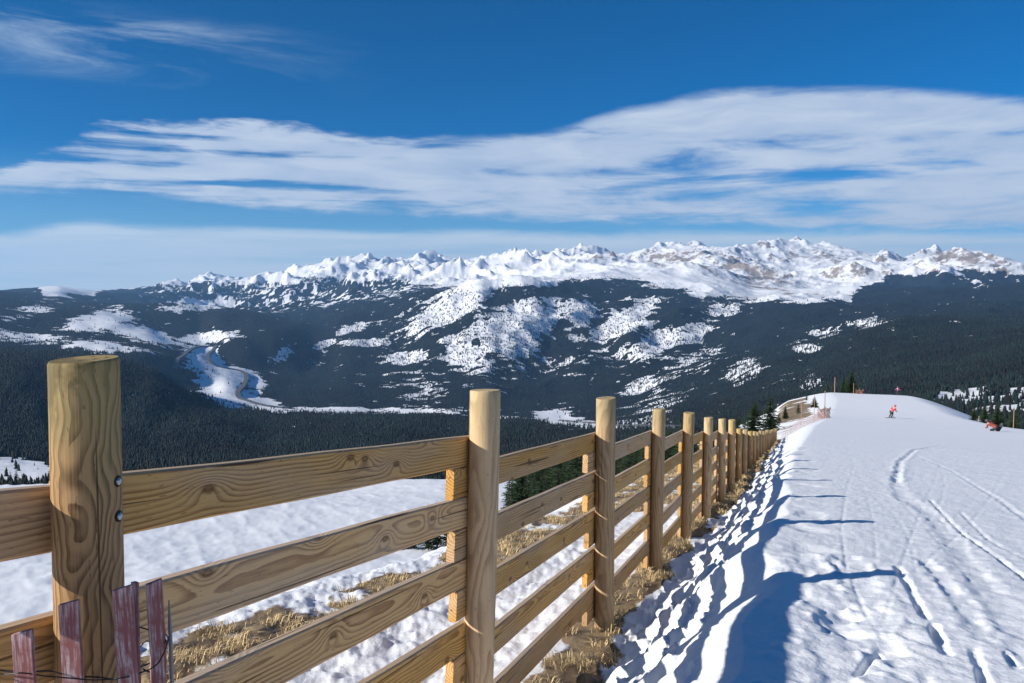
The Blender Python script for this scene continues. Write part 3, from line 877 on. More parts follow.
# ------------------------------------------------------------------ snow fence slats and wire by the first post
def at_px(px_, py_, Y):
    u = (px_ - 512) / F; v = (341.5 - py_) / F
    k = Y / (CT + ST * v)
    return Vector((u * k, Y, (-ST + CT * v) * k))
slats = [(21.5, 632, 1.44, .036, 4, -2), (69, 602, 1.49, .036, 6, -1), (121, 588, 1.50, .036, 8, -3.2), (134, 582, 1.585, .036, -55, -1), (154.5, 581, 1.555, .030, 34, -.6)]
p0 = at_px(100, 680, 1.5)
sf = empty('snow_fence', (p0.x, p0.y, gz(p0.x, p0.y)))
tag(sf, 'weathered red slat snow fence wired in front of the thick front post', 'snow fence')
FI2 = Matrix.Translation(-Vector(sf.location))
for px_, py_, Y, w, yaw, lean in slats:
    p = at_px(px_, py_, Y)
    h = p.z - gz(p.x, p.y) + .15
    bm = bmesh.new()
    bmesh.ops.create_cube(bm, size=1)
    bmesh.ops.scale(bm, vec=(w, .0095, h), verts=bm.verts); bmesh.ops.translate(bm, vec=(0, 0, -h / 2), verts=bm.verts)
    bmesh.ops.subdivide_edges(bm, edges=[e for e in bm.edges if abs(e.verts[0].co.z - e.verts[1].co.z) > .1], cuts=10, use_grid_fill=True)
    for v_ in bm.verts:
        v_.co.x += .0018 * math.sin(v_.co.z * 21 + px_) + .001 * math.sin(v_.co.z * 67 + px_); v_.co.y += .0014 * math.sin(v_.co.z * 13 + px_)
        if v_.co.z > -.001: v_.co.z += v_.co.x * .22
    bmesh.ops.bevel(bm, geom=[e for e in bm.edges], offset=.0008, segments=1, affect='EDGES')
    o = link('slat', bm_mesh('slat', bm), M['slat'], sf)
    o.location = FI2 @ p; o.rotation_euler = (0, rad(lean), rad(yaw))
def wire(pts, r=.0014):
    P = [FI2 @ at_px(*p) for p in pts]
    L = []
    PP = [P[0]] + P + [P[-1]]
    for a, b, c, d in zip(PP, PP[1:], PP[2:], PP[3:]):
        for k in range(6):
            q_ = k / 6
            L.append(.5 * ((2 * b) + (c - a) * q_ + (2 * a - 5 * b + 4 * c - d) * q_**2 + (3 * b - a - 3 * c + d) * q_**3))
    L.append(P[-1])
    link('wire', bm_mesh('wire', tube_bm(L, r, 6)), M['wire'], sf)
wire([(-40, 668, 1.40), (0, 674, 1.43), (22, 673, 1.425), (45, 676, 1.46), (69, 678, 1.475), (95, 680, 1.49), (121, 678, 1.485), (140, 673, 1.52), (155, 666, 1.535), (163, 655, 1.55), (168, 638, 1.56), (160, 632, 1.57), (150, 630, 1.60), (139, 627, 1.60)])
wire([(-40, 663, 1.42), (0, 670, 1.45), (24, 672, 1.455), (50, 671, 1.47), (69, 676, 1.51), (96, 677, 1.50), (121, 679, 1.52), (138, 668, 1.57), (148, 664, 1.59), (160, 655, 1.57), (166, 640, 1.56), (164, 655, 1.58), (158, 668, 1.60), (150, 672, 1.60), (138, 666, 1.61)], .0016)
wire([(137, 652, 1.60), (146, 641, 1.61), (156, 645, 1.58), (165, 634, 1.57), (162, 622, 1.58)], .0012)
p = at_px(169, 600, 1.60)
sk = link('metal_stake', bm_mesh('metal_stake', tube_bm([(0, 0, -(p.z - gz(p.x, p.y)) - .2), (0, 0, -.06), (0, 0, 0)], [.0042, .0040, .0012], 10)), M['stake'])
sk.location = p; sk.rotation_euler = (0, rad(-.5), 0)
tag(sk, 'thin pointed grey metal stake just right of the red slats', 'stake')

# ------------------------------------------------------------------ dry grass
def grass():
    n = 460000
    t_ = RNG.uniform(1, 75, n) ** 1.0; t_ = 1 + (t_ - 1) ** 1.0
    t_ = 1 + 70 * RNG.random(n) ** 1.9
    s_ = RNG.uniform(-4.4, 1.1, n)
    x_, y_ = B[0] + t_ * D[0] + s_ * N[0], B[1] + t_ * D[1] + s_ * N[1]
    m = soil_mask(x_, y_) + .25 * fbm(x_ * 4, y_ * 4, 501, 2)
    ok = m > .55
    x_, y_, t_, m = x_[ok], y_[ok], t_[ok], m[ok]
    z_ = ground(x_, y_)
    n = len(x_)
    clump = sstep(-.2, .35, perlin(x_ * 3.1, y_ * 3.1, 511) + .4 * perlin(x_ * 9, y_ * 9, 512))
    keep = RNG.random(n) < (.04 + .75 * clump)
    x_, y_, z_, t_, m, clump = x_[keep], y_[keep], z_[keep], t_[keep], m[keep], clump[keep]; n = len(x_)
    L = RNG.uniform(.035, .10, n) * (.45 + 1.0 * clump) * (1 + .9 * (RNG.random(n) < .03))
    a = RNG.uniform(0, 2 * math.pi, n) * .6 + 2.2 * perlin(x_ * 1.2, y_ * 1.2, 513)
    lean = RNG.uniform(.9, 1.55, n)
    wd = RNG.uniform(.0010, .0026, n) * (1 + t_ / 12)
    dx, dy = np.cos(a), np.sin(a)
    tipx, tipy, tipz = x_ + dx * L * np.sin(lean), y_ + dy * L * np.sin(lean), z_ + L * np.cos(lean)
    mx, my, mz = x_ + dx * L * .45 * np.sin(lean * .6), y_ + dy * L * .45 * np.sin(lean * .6), z_ + L * .55 * np.cos(lean * .6)
    V = np.stack([np.stack([x_ - dy * wd, y_ + dx * wd, z_ - .01], 1), np.stack([x_ + dy * wd, y_ - dx * wd, z_ - .01], 1),
                  np.stack([mx + dy * wd * .8, my - dx * wd * .8, mz], 1), np.stack([mx - dy * wd * .8, my + dx * wd * .8, mz], 1),
                  np.stack([tipx, tipy, tipz], 1)], 1).reshape(-1, 3)
    b = np.arange(n)[:, None] * 5
    Fc = np.concatenate([b + np.array([[0, 1, 2]]), b + np.array([[0, 2, 3]]), b + np.array([[3, 2, 4]])])
    g = (RNG.uniform(.5, 1.2, n) * (.7 + .35 * sstep(-.3, .3, fbm(x_ * 1.3, y_ * 1.3, 521, 2))))[:, None]; w_ = RNG.random(n)[:, None]
    c = np.concatenate([.72 * g, (.52 + .05 * w_) * g, (.25 + .08 * w_) * g], 1)
    me_ = np_mesh('dry_grass', V, Fc, {'tint': np.repeat(c, 5, axis=0)})
    tag(link('dry_grass', me_, M['grass']), 'matted tan dry grass along the fence and on the shoulder beyond it', 'grass', kind='stuff')
grass()

# ------------------------------------------------------------------ single conifers
def conifer_meshes(seed, H=1.0, R=.2, whorls=26, bare=.06):
    rg = random.Random(seed)
    V, Fc, C = [], [], []
    def tri(a, b, c, col):
        k = len(V); V.extend((a, b, c)); Fc.append((k, k + 1, k + 2)); C.extend((col,) * 3)
    for w in range(whorls):
        q_ = w / (whorls - 1)
        z = bare + (1 - bare) * (q_ ** .92)
        RR = R * (1 - q_) ** .85 * rg.uniform(.8, 1.15) + .012
        nb = rg.randint(6, 9) if q_ < .85 else 5
        ph = rg.uniform(0, 6)
        for b in range(nb):
            if rg.random() < .10: continue
            a = ph + 2 * math.pi * b / nb + rg.uniform(-.25, .25)
            Lb = RR * rg.uniform(.65, 1.2)
            d = Vector((math.cos(a), math.sin(a), 0)); n_ = Vector((-d.y, d.x, 0))
            zz = z + rg.uniform(-.012, .012); droop = rg.uniform(.12, .5) * (1 - .7 * q_)
            g = rg.uniform(.65, 1.3)
            col = (.030 * g, .050 * g, .024 * g)
            nseg = 5
            for s_ in range(nseg):
                f0 = s_ / nseg
                base_ = d * (Lb * f0) + Vector((0, 0, zz - droop * Lb * f0 ** 1.3 + .2 * Lb * f0))
                ln = Lb * (.5 - .25 * f0) * rg.uniform(.7, 1.3)
                for sg in (-1, 1):
                    tip = base_ + d * ln * .75 + n_ * sg * ln * rg.uniform(.35, .8) + Vector((0, 0, -ln * rg.uniform(.05, .45)))
                    tri(base_ - d * ln * .12, base_ + d * ln * .22 + Vector((0, 0, .1 * ln)), tip, tuple(x * rg.uniform(.8, 1.2) for x in col))
            e = d * Lb + Vector((0, 0, zz - droop * Lb + .2 * Lb))
            tri(Vector((0, 0, zz)) + n_ * .1 * Lb, Vector((0, 0, zz)) - n_ * .1 * Lb, e, col)
    me_c = np_mesh('crown', np.array([tuple(v) for v in V]) * H, np.array(Fc), {'tint': np.array(C)})
    bm = tube_bm([(0, 0, -.12 * H), (0, 0, .3 * H), (.004 * H, 0, .65 * H), (0, 0, .96 * H)], [.017 * H, .014 * H, .008 * H, .002 * H], 7)
    return me_c, bm_mesh('trunk', bm)
CON = [conifer_meshes(3, R=.17), conifer_meshes(8, R=.21, whorls=22), conifer_meshes(14, R=.14, whorls=30), conifer_meshes(21, R=.26, whorls=20), conifer_meshes(33, R=.26, whorls=30, bare=.38), conifer_meshes(40, R=.27, whorls=40), conifer_meshes(44, R=.24, whorls=42)]
def conifer(x_, y_, h, kind, label, group=None, z=None, wide=1.0):
    z_ = gz(x_, y_) if z is None else z
    r = empty('conifer_tree', (x_, y_, z_ - .05 * h * (z is None and 0)), random.uniform(0, 6.28))
    c = link('crown', CON[kind][0], None, r); t_ = link('trunk', CON[kind][1], None, r)
    if not CON[kind][0].materials: CON[kind][0].materials.append(M['foliage']); CON[kind][1].materials.append(M['bark'])
    c.scale = (h * wide, h * wide, h); t_.scale = (h, h, h)
    tag(r, label, 'conifer', group)
    return r
def tree_px(px_, ytop, Y, kind, label, group=None, wide=1.0, hmin=2.0, hmax=16):
    u = (px_ - 512) / F; x_ = u * Y * CT * 1.004
    z_ = gz(x_, Y); top = float(slope_of(ytop)) * Y
    return conifer(x_, Y, min(max(top - z_, hmin), hmax), kind, label, group, wide=wide)
G1 = 'conifers showing through the fence right of the second post'
rt = random.Random(4)
def row(x0, x1, n, ya, yb, Ya, Yb, label, group):
    for i in range(n):
        q_ = (i + rt.uniform(-.35, .35)) / (n - 1)
        tree_px(x0 + (x1 - x0) * q_, ya + (yb - ya) * q_ + rt.uniform(-5, 6), rt.uniform(Ya, Yb), rt.choice((0, 1, 5, 6)), label, group, wide=rt.uniform(.95, 1.35), hmax=22)
row(510, 600, 26, 470, 440, 96, 150, 'slim dark conifer in the row showing between the second and third posts', G1)
row(512, 600, 16, 480, 455, 74, 92, 'slim dark conifer in the row showing between the second and third posts', G1)
row(612, 652, 12, 444, 430, 92, 150, 'slim dark conifer in the row showing between the third and fourth posts', 'conifers showing between the third and fourth posts')
row(612, 652, 8, 455, 442, 76, 92, 'slim dark conifer in the row showing between the third and fourth posts', 'conifers showing between the third and fourth posts')
row(664, 738, 20, 430, 418, 84, 140, 'dark conifer whose tip rises just behind the fifth to eighth fence posts', 'conifers behind the fifth to eighth posts')
for i, (px_, yt, Y, kd_, lb) in enumerate([(400, 537, 86, 3, 'low spreading conifer at the left end of the clump under the second rail'), (413, 520, 86, 1, 'dark conifer second from left in the clump under the second rail'), (427, 503, 85, 0, 'conifer with its tip above the second rail left of the second post'), (436, 500, 87, 0, 'tallest conifer of the clump beside the second post'), (447, 516, 88, 1, 'conifer at the right end of the clump against the second post')]):
    tree_px(px_, yt, Y, kd_, lb, None, 1.5)
tree_px(756, 399, 78, 5, 'bushy dark conifer standing just behind the far end of the fence', wide=1.35)
tree_px(746, 412, 82, 0, 'smaller dark conifer left of the bushy one at the fence end')
tree_px(772, 394, 92, 6, 'dark conifer on snow between the fence end and the tan ridge', wide=1.3)
tree_px(816, 396, 112, 4, 'small round topped conifer on a bare stem beside the orange netting')
tree_px(800, 402, 122, 3, 'low dark bush conifer on the tan ridge left of the bare stemmed one', hmin=1.0)
tree_px(787, 405, 118, 5, 'small dark conifer on the snow just left of the tan bank', hmin=1.2)
tree_px(781, 411, 112, 3, 'low dark shrub sized conifer at the lower left of the tan bank', hmin=1.0)
tree_px(808, 392, 150, 0, 'dark conifer behind the tan ridge near the bamboo poles')
tree_px(829, 380, 168, 0, 'narrow conifer left of the tall pale pole at the crest')
tree_px(834, 386, 172, 2, 'thin conifer right beside the tall pale pole at the crest')
tree_px(845, 375, 172, 6, 'left conifer of the bushy pair at the top of the piste')
tree_px(853, 369, 170, 5, 'tallest bushy conifer at the top of the piste', wide=1.2)
tree_px(861, 380, 178, 0, 'small conifer at the right of the bushy pair at the crest')
tree_px(886, 386, 215, 1, 'small dark tree tip behind the crest left of the purple skier', hmin=6)
tree_px(977, 403, 108, 6, 'dark conifer at the left end of the group beyond the piste edge')
tree_px(988, 402, 104, 6, 'nearly black narrow conifer directly above the fallen snowboarder', wide=1.1)
tree_px(1001, 402, 106, 5, 'pointed green conifer right of the nearly black one beyond the piste')
tree_px(1008, 411, 112, 0, 'short conifer between the two taller ones at the right edge')
tree_px(1017, 406, 100, 6, 'pointed conifer nearest the right border beyond the piste edge')
# lone trees on the snow patch beyond the left rail
for i, (px_, py_, h) in enumerate([(5, 486, 13), (11, 484, 14), (17, 488, 12), (2, 488, 12), (30, 468, 6), (38, 486, 8), (46, 476, 12), (25, 486, 7), (33, 472, 5), (57, 470, 11)]):
    x_, y_ = terrain_point(px_, py_, 850)
    conifer(x_, y_, h, i % 3, 'small dark conifer standing on the distant snow patch left of the front post', 'lone conifers on the snow patch at left', z=terrain_z(x_, y_) - 1.0)

# ------------------------------------------------------------------ poles and safety nets by the piste
def pole(px_, ybase, ytop, Y, r, label, mat='pole', lean=0):
    u = (px_ - 512) / F; x_ = u * Y * CT * 1.004
    z_ = gz(x_, Y); h = max(float(slope_of(ytop)) * Y - z_, .8)
    o = link('marker_pole', bm_mesh('marker_pole', tube_bm([(0, 0, -.3), (0, 0, h * .5), (0, 0, h)], [r, r * .95, r * .8], 8)), M[mat])
    o.location = (x_, Y, z_); o.rotation_euler = (0, rad(lean), 0)
    tag(o, label, 'pole')
    return x_, Y, z_, h
def net(name, pts, h, step, strip, mat, label, sag=.2):
    """safety net of thin strips between ground points"""
    bm = bmesh.new()
    P = [Vector((x_, y_, gz(x_, y_))) for x_, y_ in pts]
    line = []
    for a, b in zip(P, P[1:]):
        n_ = max(2, int((b - a).length / step))
        for k in range(n_):
            q_ = k / n_; p_ = a.lerp(b, q_)
            line.append((Vector((p_.x, p_.y, gz(p_.x, p_.y) + .05)), sag * math.sin(math.pi * q_)))
    rows = int(h / step)
    grid = []
    for i, (p_, sg) in enumerate(line):
        grid.append([p_ + Vector((.06 * math.sin(i * 1.3 + j), .06 * math.cos(i * .9 + j * .7), (h - sg) * j / rows)) for j in range(rows + 1)])
    def strip_(a, b, n_):
        v = [bm.verts.new(q) for q in (a - n_, b - n_, b + n_, a + n_)]
        bm.faces.new(v)
    for i in range(len(grid) - 1):
        for j in range(rows + 1): strip_(grid[i][j], grid[i + 1][j], Vector((0, 0, strip)))
    for i in range(len(grid)):
        for j in range(rows):
            d = (grid[min(i + 1, len(grid) - 1)][j] - grid[max(i - 1, 0)][j]); d.z = 0; d.normalize()
            strip_(grid[i][j], grid[i][j + 1], d * strip)
    o = link(name, bm_mesh(name, bm), M[mat]); tag(o, label, 'safety net')
pole(803, 424, 397, 84, .03, 'thin brown marker pole nearest the fence end')
b_ = pole(816, 424, 395, 84.5, .03, 'thin brown marker pole under the round topped conifer')
c_ = pole(826.5, 423, 391, 86, .05, 'thicker brown marker pole with orange netting bundled at its foot')
pole(836, 394, 377, 165, .08, 'tall pale pole between conifers at the left of the crest')
pole(855, 392, 383, 160, .05, 'short reddish pole beside the sagging net at the crest')
pole(982, 427, 416, 100, .05, 'short pale pole below the conifers left of the fallen snowboarder')
pole(1017, 430, 408, 92, .05, 'pale pole at the right border beyond the piste edge')
net('safety_net', [(c_[0] - .8, c_[1] - .2), (c_[0] - .1, c_[1] - .15), (c_[0] + .75, c_[1] + .2)], 1.3, .09, .022, 'net', 'bundled orange safety net at the foot of the thicker marker pole', .3)
x0_, y0_ = c_[0] - .9, c_[1] - .6
e_ = xy(post_t(NP) + .5, .35)
net('safety_net', [e_, (e_[0] * .55 + x0_ * .45, e_[1] * .55 + y0_ * .45 - .2), (x0_, y0_)], .8, .20, .013, 'netfade', 'long faded pinkish safety net from the fence end to the marker poles', .25)
u = (866 - 512) / F
net('safety_net', [((857 - 512) / F * 160, 159.6), ((861 - 512) / F * 160, 159.8), ((866 - 512) / F * 160, 160)], 1.3, .14, .035, 'net', 'orange brown safety net slumped beside the bushy conifers at the crest', .7)

# ------------------------------------------------------------------ people
def skin_mesh(name, joints, edges, mat, parent, sub=1):
    me_ = bpy.data.meshes.new(name)
    me_.from_pydata([j[0] for j in joints], edges, []); me_.update()
    o = link(name, me_, mat, parent)
    md = o.modifiers.new('skin', 'SKIN')
    md.use_smooth_shade = True
    sv = me_.skin_vertices[0].data if me_.skin_vertices else None
    if sv is None:
        bm = bmesh.new(); bm.from_mesh(me_); bm.verts.layers.skin.verify(); bm.to_mesh(me_); bm.free()
        sv = me_.skin_vertices[0].data
    for k, j in enumerate(joints):
        r_ = j[1] if isinstance(j[1], tuple) else (j[1], j[1]); sv[k].radius = r_
        sv[k].use_root = (k == 0)
    s_ = o.modifiers.new('sub', 'SUBSURF'); s_.levels = sub; s_.render_levels = sub
    return o
skin_c = plain('skin', (.50, .30, .22), .6)
def person(loc, rz, lean, jacket, trousers, helmet, label, crouch=0., arm=.5, board=False):
    r = empty('person', loc, rz)
    r.rotation_euler = (lean[0], lean[1], rz)
    tag(r, label, 'person')
    kb = .16 + .2 * crouch; hz_ = .92 - .28 * crouch; sh = hz_ + .50 - .06 * crouch; fw = .12 + .22 * crouch
    ft, sp = (.22 if board else .11), (.16 if board else .11)
    pel = (0, -.05 - .1 * crouch, hz_)
    def leg(s_): return [((s_ * sp, -.02, hz_ - .06), .095), ((s_ * (ft + .01), kb, hz_ * .52), .068), ((s_ * ft, -.02, .10), .055), ((s_ * ft, .14, .05), .045)]
    def armj(s_): return [((s_ * .20, fw, sh - .02), .062), ((s_ * (.30 + .1 * arm), fw + .02, sh - .27), .047), ((s_ * (.32 + .2 * arm), fw + .24, sh - .36 + .15 * arm), .038)]
    body = [(pel, (.15, .11)), ((0, fw * .5, hz_ + .22), (.14, .10)), ((0, fw, sh - .04), (.16, .10)), ((0, fw + .02, sh + .09), .055), ((0, fw + .05, sh + .24), (.085, .10))]
    bE = [(0, 1), (1, 2), (2, 3), (3, 4)]
    J, E = list(body), list(bE)
    for s_ in (-1, 1):
        k = len(J); J += leg(s_); E += [(0, k), (k, k + 1), (k + 1, k + 2), (k + 2, k + 3)]
    for s_ in (-1, 1):
        k = len(J); J += armj(s_) + [((s_ * (.33 + .2 * arm), fw + .33, sh - .37 + .15 * arm), .032)]; E += [(2, k), (k, k + 1), (k + 1, k + 2), (k + 2, k + 3)]
    skin_mesh('body', J, E, skin_c, r)
    g = lambda q, a: tuple(v * a for v in q) if isinstance(q, tuple) else q * a
    J = [(p_, g(q, 1.22)) for p_, q in body[:3]]; E = [(0, 1), (1, 2)]
    for s_ in (-1, 1):
        k = len(J); J += [(p_, q * 1.35) for p_, q in armj(s_)]; E += [(2, k), (k, k + 1), (k + 1, k + 2)]
    skin_mesh('jacket', J, E, jacket, r)
    J = [((pel[0], pel[1], pel[2] - .02), (.17, .13))]; E = []
    for s_ in (-1, 1):
        k = len(J); J += [(p_, q * 1.3) for p_, q in leg(s_)[:3]]; E += [(0, k), (k, k + 1), (k + 1, k + 2)]
    skin_mesh('trousers', J, E, trousers, r)
    bm = bmesh.new(); bmesh.ops.create_uvsphere(bm, u_segments=16, v_segments=10, radius=.135)
    bmesh.ops.scale(bm, vec=(.92, 1.08, .9), verts=bm.verts); bmesh.ops.translate(bm, vec=(0, fw + .04, sh + .275), verts=bm.verts)
    link('helmet', bm_mesh('helmet', bm), helmet, r, True)
    bm = bmesh.new(); bmesh.ops.create_cube(bm, size=1); bmesh.ops.scale(bm, vec=(.15, .06, .06), verts=bm.verts); bmesh.ops.bevel(bm, geom=list(bm.edges), offset=.02, segments=2, affect='EDGES')
    bmesh.ops.translate(bm, vec=(0, fw + .16, sh + .235), verts=bm.verts)
    link('goggles', bm_mesh('goggles', bm), M['hole'], r)
    for s_ in ((0,) if board else (-1, 1)):
        bm = bmesh.new()
        W2, L2 = (.75, .14) if board else (.05, .84)
        bmesh.ops.create_cube(bm, size=1); bmesh.ops.scale(bm, vec=(W2 * 2 if board else W2 * 2, L2 * 2, .025), verts=bm.verts)
        ax = 0 if board else 1
        bmesh.ops.subdivide_edges(bm, edges=[e for e in bm.edges if abs((e.verts[0].co - e.verts[1].co)[ax]) > .3], cuts=10, use_grid_fill=True)
        half = W2 if board else L2
        for v_ in bm.verts:
            q_ = max(0, abs(v_.co[ax]) / half - .8) / .2
            v_.co.z += .10 * q_ ** 2; v_.co[1 - ax] *= 1 - .5 * q_
        bmesh.ops.translate(bm, vec=(s_ * ft, .08 if not board else .03, .012), verts=bm.verts)
        link('snowboard' if board else 'ski', bm_mesh('ski', bm), M['board'], r)
    return r
M['board'] = plain('ski_topsheet', (.05, .05, .06), .35)
red = plain('red_jacket', (.50, .028, .05), .6); blackt = plain('black_trousers', (.02, .02, .025), .7)
orange = plain('orange_red_jacket', (.27, .06, .04), .6); purple = plain('magenta_jacket', (.30, .06, .22), .6)
dk = plain('dark_helmet', (.05, .045, .05), .4); pinkh = plain('pink_helmet', (.55, .12, .22), .4)
hx, hy = hit(889.5, 418.2)
person((hx, hy, gz(hx, hy)), rad(-60), (0, rad(20)), red, blackt, red, 'skier in a bright red jacket and black trousers leaning into a turn mid piste', .12, .15)
hy = 158.; hx = (900 - 512) / F * hy
person((hx, hy, gz(hx, hy)), rad(150), (0, 0), purple, blackt, pinkh, 'person in a purple and pink jacket standing on the skyline of the piste crest', .1, .9)
hx, hy = hit(998, 431.6)
person((hx, hy, gz(hx, hy)), rad(20), (rad(8), rad(-48)), orange, blackt, dk, 'snowboarder in an orange red jacket tipped low near the right piste edge', 1.2, .1, True)

# ------------------------------------------------------------------ air
HZ_TOP = float(ZF.max()) + 40
bm = bmesh.new(); bmesh.ops.create_cube(bm, size=1)
bmesh.ops.scale(bm, vec=(44600, 44600, HZ_TOP + 901), verts=bm.verts); bmesh.ops.translate(bm, vec=(0, 0, (HZ_TOP - 901) / 2), verts=bm.verts)
hz = Nodes('haze_air')
hz.n.remove(hz.p)
vol = hz('ShaderNodeVolumePrincipled')
vol.inputs['Color'].default_value = (.27, .57, 1, 1); vol.inputs['Density'].default_value = 3.1e-5; vol.inputs['Anisotropy'].default_value = .15
hz.l(vol.outputs[0], hz.n['Material Output'].inputs['Volume'])
tag(link('haze', bm_mesh('haze', bm), hz.m), 'thin blue mountain air', 'haze', kind='stuff')

# ------------------------------------------------------------------ light
SUN_E = rad(25.4); SUN_A = math.atan2(-.94, -.34)        # azimuth of the sun, measured from +Y towards +X
sd = Vector((math.sin(SUN_A) * math.cos(SUN_E), math.cos(SUN_A) * math.cos(SUN_E), math.sin(SUN_E)))
sl = bpy.data.lights.new('sun', 'SUN'); sl.energy = 4.75; sl.angle = rad(.5); sl.color = (1.0, .94, .85)
so = bpy.data.objects.new('sun', sl); COL.objects.link(so)
so.rotation_euler = (-sd).to_track_quat('-Z', 'Y').to_euler(); so.location = sd * 50

world = bpy.data.worlds.new('World'); scene.world = world; world.use_nodes = True
wt = world.node_tree
class WN(Nodes):
    def __init__(self, t): self.t = t; self.n = t.nodes
W = WN(wt)
bg = wt.nodes['Background']
sky = W('ShaderNodeTexSky', sky_type='NISHITA', sun_disc=False)
sky.sun_elevation = SUN_E; sky.sun_rotation = SUN_A
sky.altitude = 3500; sky.air_density = 1.0; sky.dust_density = .35; sky.ozone_density = 4.0
hs = W('ShaderNodeHueSaturation', i_Saturation=2.0, i_Value=.60, i_Hue=.490); W.l(sky.outputs[0], hs.inputs['Color'])
tn = W('ShaderNodeMix', data_type='RGBA', blend_type='MULTIPLY'); tn.inputs[0].default_value = 1; tn.inputs[7].default_value = (.03, .96, 1.16, 1); W.l(hs.outputs[0], tn.inputs[6])
tc = W('ShaderNodeTexCoord').outputs['Generated']
nrm = W('ShaderNodeVectorMath', operation='NORMALIZE'); W.l(tc, nrm.inputs[0])
sp = W('ShaderNodeSeparateXYZ'); W.l(nrm.outputs[0], sp.inputs[0])
azn = W.math('ARCTAN2', sp.outputs[0], sp.outputs[1])
eln = W.math('ARCSINE', sp.outputs[2])
U = W.math('MULTIPLY', azn, 180 / math.pi); V_ = W.math('MULTIPLY', eln, 180 / math.pi)    # degrees
def pxdeg(x, y):
    u_ = (x - 512) / F; v_ = (341.5 - y) / F
    d = Vector((u_, CT + ST * v_, -ST + CT * v_)).normalized()
    return math.degrees(math.atan2(d.x, d.y)), math.degrees(math.asin(d.z))
def curve(pts):
    """height of a cloud edge in degrees as a curve over azimuth"""
    P = [pxdeg(*p) for p in pts]
    nd = W('ShaderNodeFloatCurve'); c = nd.mapping.curves[0]
    xs = [(a + 90) / 180 for a, _ in P]; ys = [b / 40 for _, b in P]
    c.points[0].location = (0, ys[0]); c.points[1].location = (1, ys[-1])
    for a, b in zip(xs, ys): c.points.new(a, b)
    nd.mapping.update()
    W.l(W.math('DIVIDE', W.math('ADD', U, 90), 180), nd.inputs['Value'])
    return W.math('MULTIPLY', nd.outputs[0], 40)
def cvec(su, sv, ou=0.):
    cb = W('ShaderNodeCombineXYZ')
    W.l(W.math('ADD', W.math('MULTIPLY', U, su), ou), cb.inputs[0]); W.l(W.math('MULTIPLY', V_, sv), cb.inputs[1])
    return cb.outputs[0]
n_s = W.noise(cvec(.045, .50), 1.0, 7, .58, .4)           # long horizontal streaks
n_m = W.noise(cvec(.16, .75, 9), 1.0, 8, .6, .6)
n_f = W.noise(cvec(.45, 2.2, 4), 1.0, 6, .62, .5)
rag = W.math('ADD', W.math('MULTIPLY', W.math('SUBTRACT', n_m, .5), 1.6), W.math('MULTIPLY', W.math('SUBTRACT', n_f, .5), .7))
top1 = curve([(-300, 175), (0, 168), (40, 150), (110, 122), (150, 120), (240, 117), (300, 124), (370, 136), (430, 136), (512, 133), (560, 127), (600, 112), (650, 101), (700, 91), (760, 87), (850, 86), (950, 88), (1024, 96), (1300, 130)])
bot1 = curve([(-300, 190), (0, 192), (150, 198), (250, 209), (350, 214), (480, 217), (600, 222), (700, 223), (830, 229), (1024, 229), (1300, 225)])
dt = W.math('SUBTRACT', top1, V_); db = W.math('SUBTRACT', V_, bot1)
soft = W.math('ADD', dt, W.math('MULTIPLY', rag, W.math('ADD', .45, W.math('MULTIPLY', W.ramp(U, 2, -22), 1.3))))
up = W.ramp(soft, -.10, .75)
dn = W.ramp(W.math('ADD', db, W.math('MULTIPLY', rag, .9)), -.25, .6)
body = W.math('MULTIPLY', up, dn)
# thinner, torn lower part: blue windows between the streaks
low = W.ramp(dt, 2.6, 5.0)
lefty = W.ramp(U, -10, -26)
tear = W.math('ADD', W.math('MULTIPLY', low, .085), W.math('MULTIPLY', lefty, .075))
n_b = W.noise(cvec(.035, 1.25, 51), 1.0, 5, .55, .25)      # thin parallel bands on the left
bands = W.math('MULTIPLY', W.math('SUBTRACT', n_b, .5), W.math('MULTIPLY', W.ramp(U, 4, -16), .75))
cov = W.ramp(W.math('SUBTRACT', W.math('ADD', W.math('MULTIPLY', n_s, .75), W.math('MULTIPLY', n_m, .32)), W.math('SUBTRACT', tear, bands)), .315, .50)
body = W.math('MULTIPLY', body, cov)
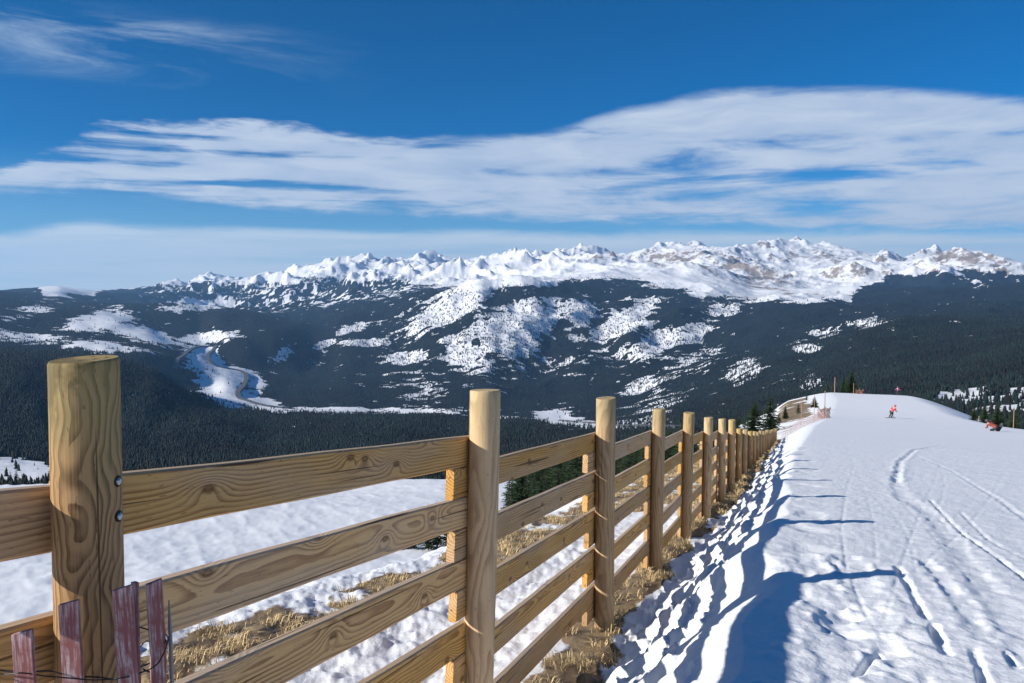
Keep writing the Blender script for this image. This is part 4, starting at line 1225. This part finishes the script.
# low bank above the mountains
top2 = curve([(-300, 235), (0, 230), (70, 220), (150, 223), (300, 227), (512, 230), (600, 231), (800, 229), (1024, 231), (1300, 232)])
n_l = W.noise(cvec(.05, .9, 30), 1.0, 6, .58, .3)
bank = W.ramp(W.math('ADD', W.math('SUBTRACT', top2, V_), W.math('MULTIPLY', W.math('SUBTRACT', n_m, .5), 1.0)), -.15, .7)
bank = W.math('MULTIPLY', bank, W.ramp(n_l, .22, .58, .62, 1.0))
# thin cirrus high on the left
ci_ = W.noise(cvec(.06, .40, 21), 1.0, 8, .66, .6)
cir = W.math('MULTIPLY', W.ramp(ci_, .42, .74), W.math('MULTIPLY', W.ramp(U, -8, -24), W.math('MULTIPLY', W.ramp(V_, 12.3, 14.2), W.ramp(V_, 17.8, 15.8))))
cir = W.math('MULTIPLY', cir, .55)
shade_c = W.math('ADD', W.math('MULTIPLY', n_m, .35), W.math('MULTIPLY', n_s, .3))
ccol = W.mix(W.ramp(shade_c, .26, .42), (3.2, 4.0, 5.3), (4.4, 5.0, 5.9))
bcol = W.mix(n_l, (4.1, 5.1, 6.1), (5.0, 5.7, 6.4))
c1 = W.mix(W.math('MULTIPLY', cir, 1.0), tn.outputs[2], (4.2, 5.2, 6.2))
veil = W.math('MULTIPLY', W.ramp(V_, 9.5, 2.5), .38)
c1 = W.mix(veil, c1, (3.0, 5.0, 6.0))
c2 = W.mix(W.math('MULTIPLY', bank, .97), c1, bcol)
c3 = W.mix(W.math('MULTIPLY', body, .93), c2, ccol)
W.l(c3, bg.inputs['Color']); bg.inputs['Strength'].default_value = .1

# ------------------------------------------------------------------ camera and render
cam = bpy.data.cameras.new('camera'); co = bpy.data.objects.new('camera', cam); COL.objects.link(co)
cam.sensor_width = 36; cam.lens = 36 * F / 1024; cam.clip_start = .05; cam.clip_end = 120000
co.location = (0, 0, 0); co.rotation_euler = (math.pi / 2 - PITCH, 0, 0)
scene.camera = co
scene.view_settings.view_transform = 'Standard'; scene.view_settings.look = 'None'
scene.view_settings.exposure = .55; scene.view_settings.gamma = 1.0
scene.render.engine = 'CYCLES'
cy = scene.cycles
cy.max_bounces = 6; cy.diffuse_bounces = 3; cy.glossy_bounces = 2; cy.transparent_max_bounces = 4; cy.volume_bounces = 0
cy.use_denoising = True
cy.sample_clamp_indirect = 6
